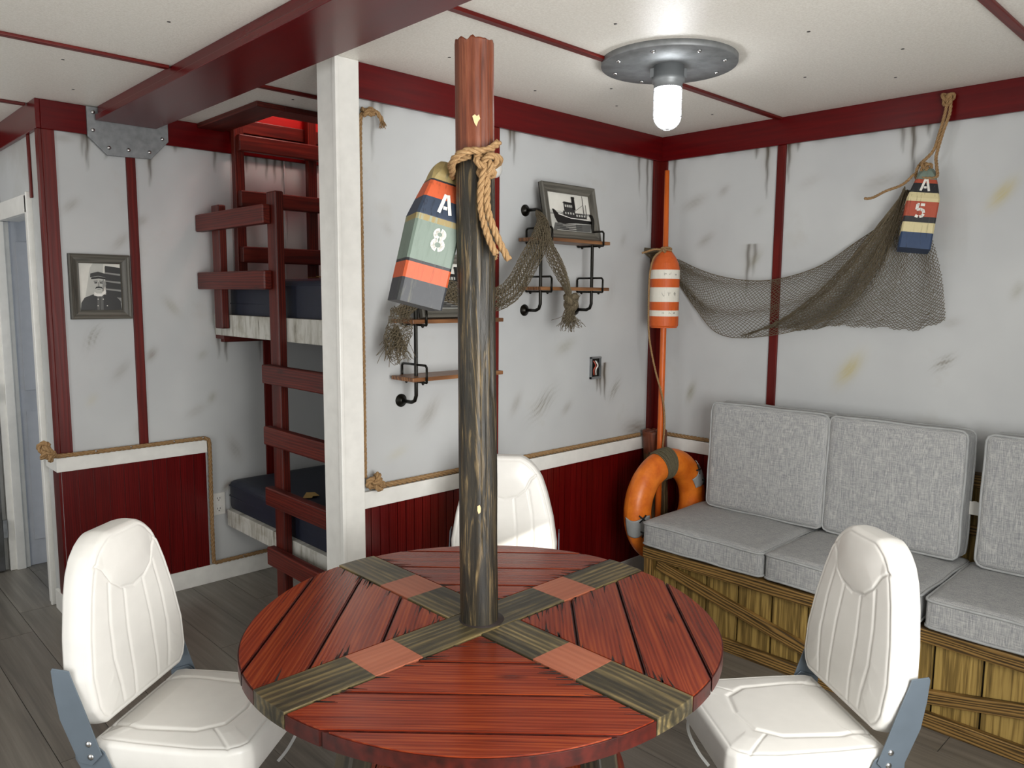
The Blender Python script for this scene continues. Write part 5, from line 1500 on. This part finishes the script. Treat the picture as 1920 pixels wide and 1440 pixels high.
fray(nb, (-0.962, -0.20, 1.50), (0, 0, -1), 0.10, 90, 0.26, 0.0013, seed=2, curl=0.55)
tag(nb.build('fishing_net', M_net), 'short net hanging below the tugboat shelf, tied in a knot with a frayed end', 'net')

# ------------------------------------------------------------------ bunks and ladders
bk = thing('bunk_bed', 'upper bunk with a stained white board and red guard rails', 'bunk', (-1.5, 0.8, 1.35))
wb = NT('stained_white_board', 0.5, 0, 0.35)
_v = wb.mapping(wb.obj(), (1, 14, 2.5)); _f = wb.noise(_v, 2.0, 5, 0.65)
_f2 = wb.noise(wb.mapping(wb.obj(), (1, 5, 9)), 1.6, 4, 0.6)
wb.col(wb.mix(wb.ramp(_f2, [(0.52, B0), (0.7, (0.5, 0.5, 0.5, 1))]), wb.ramp(_f, [(0.28, srgb('#2c281e')), (0.38, srgb('#9a978c')), (0.55, srgb('#c0bfb8'))]), srgb('#8c8674')))
M_board = wb.m
MB().bb(-1.90, -1.868, 0.11, 1.495, 1.355, 1.465, grain=1).build('side_board', M_board, bk, 0.003)
MB().bb(-1.868, -1.055, 0.11, 1.495, 1.36, 1.40).build('platform', M_redwood, bk)
MB().bb(-1.868, -1.055, 1.46, 1.498, 1.315, 1.36, grain=0).bb(-1.895, -1.86, 1.40, 1.498, 1.335, 1.356, grain=0).build('ledger', M_redwood, bk, 0.003)
for (a, b) in ((1.935, 0), (1.64, 0)):
    MB().bb(-1.985, -1.945, 0.735, 1.488, a - 0.045, a + 0.042, grain=1).build('guard_rail', M_redwood, bk, 0.006)
MB().bb(-1.944, -1.902, 1.30, 1.385, 1.395, 2.02, grain=2).build('guard_post', M_redwood, bk, 0.006)
local(bk)
bl_ = thing('bunk_bed', 'lower bunk with a stained white board behind the red ladder', 'bunk', (-1.5, 0.8, 0.3))
MB().bb(-1.90, -1.868, 0.11, 1.42, 0.322, 0.412, grain=1).build('side_board', M_board, bl_, 0.003)
MB().bb(-1.868, -1.055, 0.11, 1.495, 0.34, 0.39).build('platform', M_redwood, bl_)
MB().bb(-1.60, -1.585, 0.11, 1.484, 0.0, 0.34).build('toe_board', M_white, bl_)
local(bl_)
def mattress(label, x0, x1, y0, y1, z0, z1, seed):
    t = thing('mattress', label, 'mattress', ((x0 + x1) / 2, (y0 + y1) / 2, (z0 + z1) / 2))
    cushion_mb((x1 - x0) / 2, (y1 - y0) / 2, (z1 - z0) / 2, 0.035, (0.004, 0.004, 0.006), 20, seed).build('cover', M_navy, t)
    pp = MB(); L = rrect_loop((x1 - x0) / 2 + 0.001, (y1 - y0) / 2 + 0.001, 0.036)
    for zz in ((z1 - z0) / 2 - 0.03, 0.0): pp.tube([(x, y, zz) for x, y in L], 0.003, n=6, closed=True)
    pp.build('seam', M_navy, t); return t
mattress('navy mattress on the upper bunk behind the guard rails', -1.862, -1.07, 0.12, 1.40, 1.402, 1.645, 3)
mattress('navy mattress on the lower bunk behind the ladder', -1.872, -1.07, 0.12, 1.47, 0.392, 0.565, 4)
for (x, y, z, a, lab) in ((-1.72, 0.72, 1.652, 0.3, 'tan paper tag lying on the upper mattress'), (-1.725, 0.845, 0.571, 0.9, 'tan paper tag lying on the lower mattress')):
    R_ = Matrix.Rotation(a, 3, 'Z')
    o = MB()
    o.box((x, y, z + 0.001), (0.11, 0.045, 0.001), R_); o.box((x + 0.02, y - 0.01, z + 0.004), (0.09, 0.035, 0.001), R_ @ Matrix.Rotation(0.06, 3, 'Y') @ Matrix.Rotation(0.4, 3, 'Z'))
    tag(o.build('paper_tag', M_paper), lab, 'paper tag')
ld = thing('ladder', 'red wooden ladder standing in front of the two bunks', 'ladder', (-1.92, 0.5, 0))
for (y0, y1) in ((0.692, 0.778), (0.20, 0.286)):
    MB().bb(-1.944, -1.902, y0, y1, 0.0, 2.035, grain=2).build('stile', M_redwood, ld, 0.006)
for z in (1.205, 0.915, 0.625, 0.333):
    MB().bb(-1.985, -1.945, 0.19, 0.79, z - 0.042, z + 0.045, grain=1).build('rung', M_redwood, ld, 0.006)
local(ld)
l2 = thing('ladder', 'red wooden ladder from the upper bunk to the lit ceiling hatch', 'ladder', (-1.55, 1.42, 1.47))
for (x0, x1) in ((-1.800, -1.745), (-1.372, -1.318)):
    MB().bb(x0, x1, 1.405, 1.445, 1.648 if x0 > -1.5 else 1.466, 2.60, grain=2).build('stile', M_redwood, l2, 0.005)
for z in (2.355, 2.07, 1.78):
    MB().bb(-1.79, -1.31, 1.365, 1.404, z - 0.042, z + 0.042, grain=0).build('rung', M_redwood, l2, 0.006)
local(l2)
bpy.context.view_layer.update()
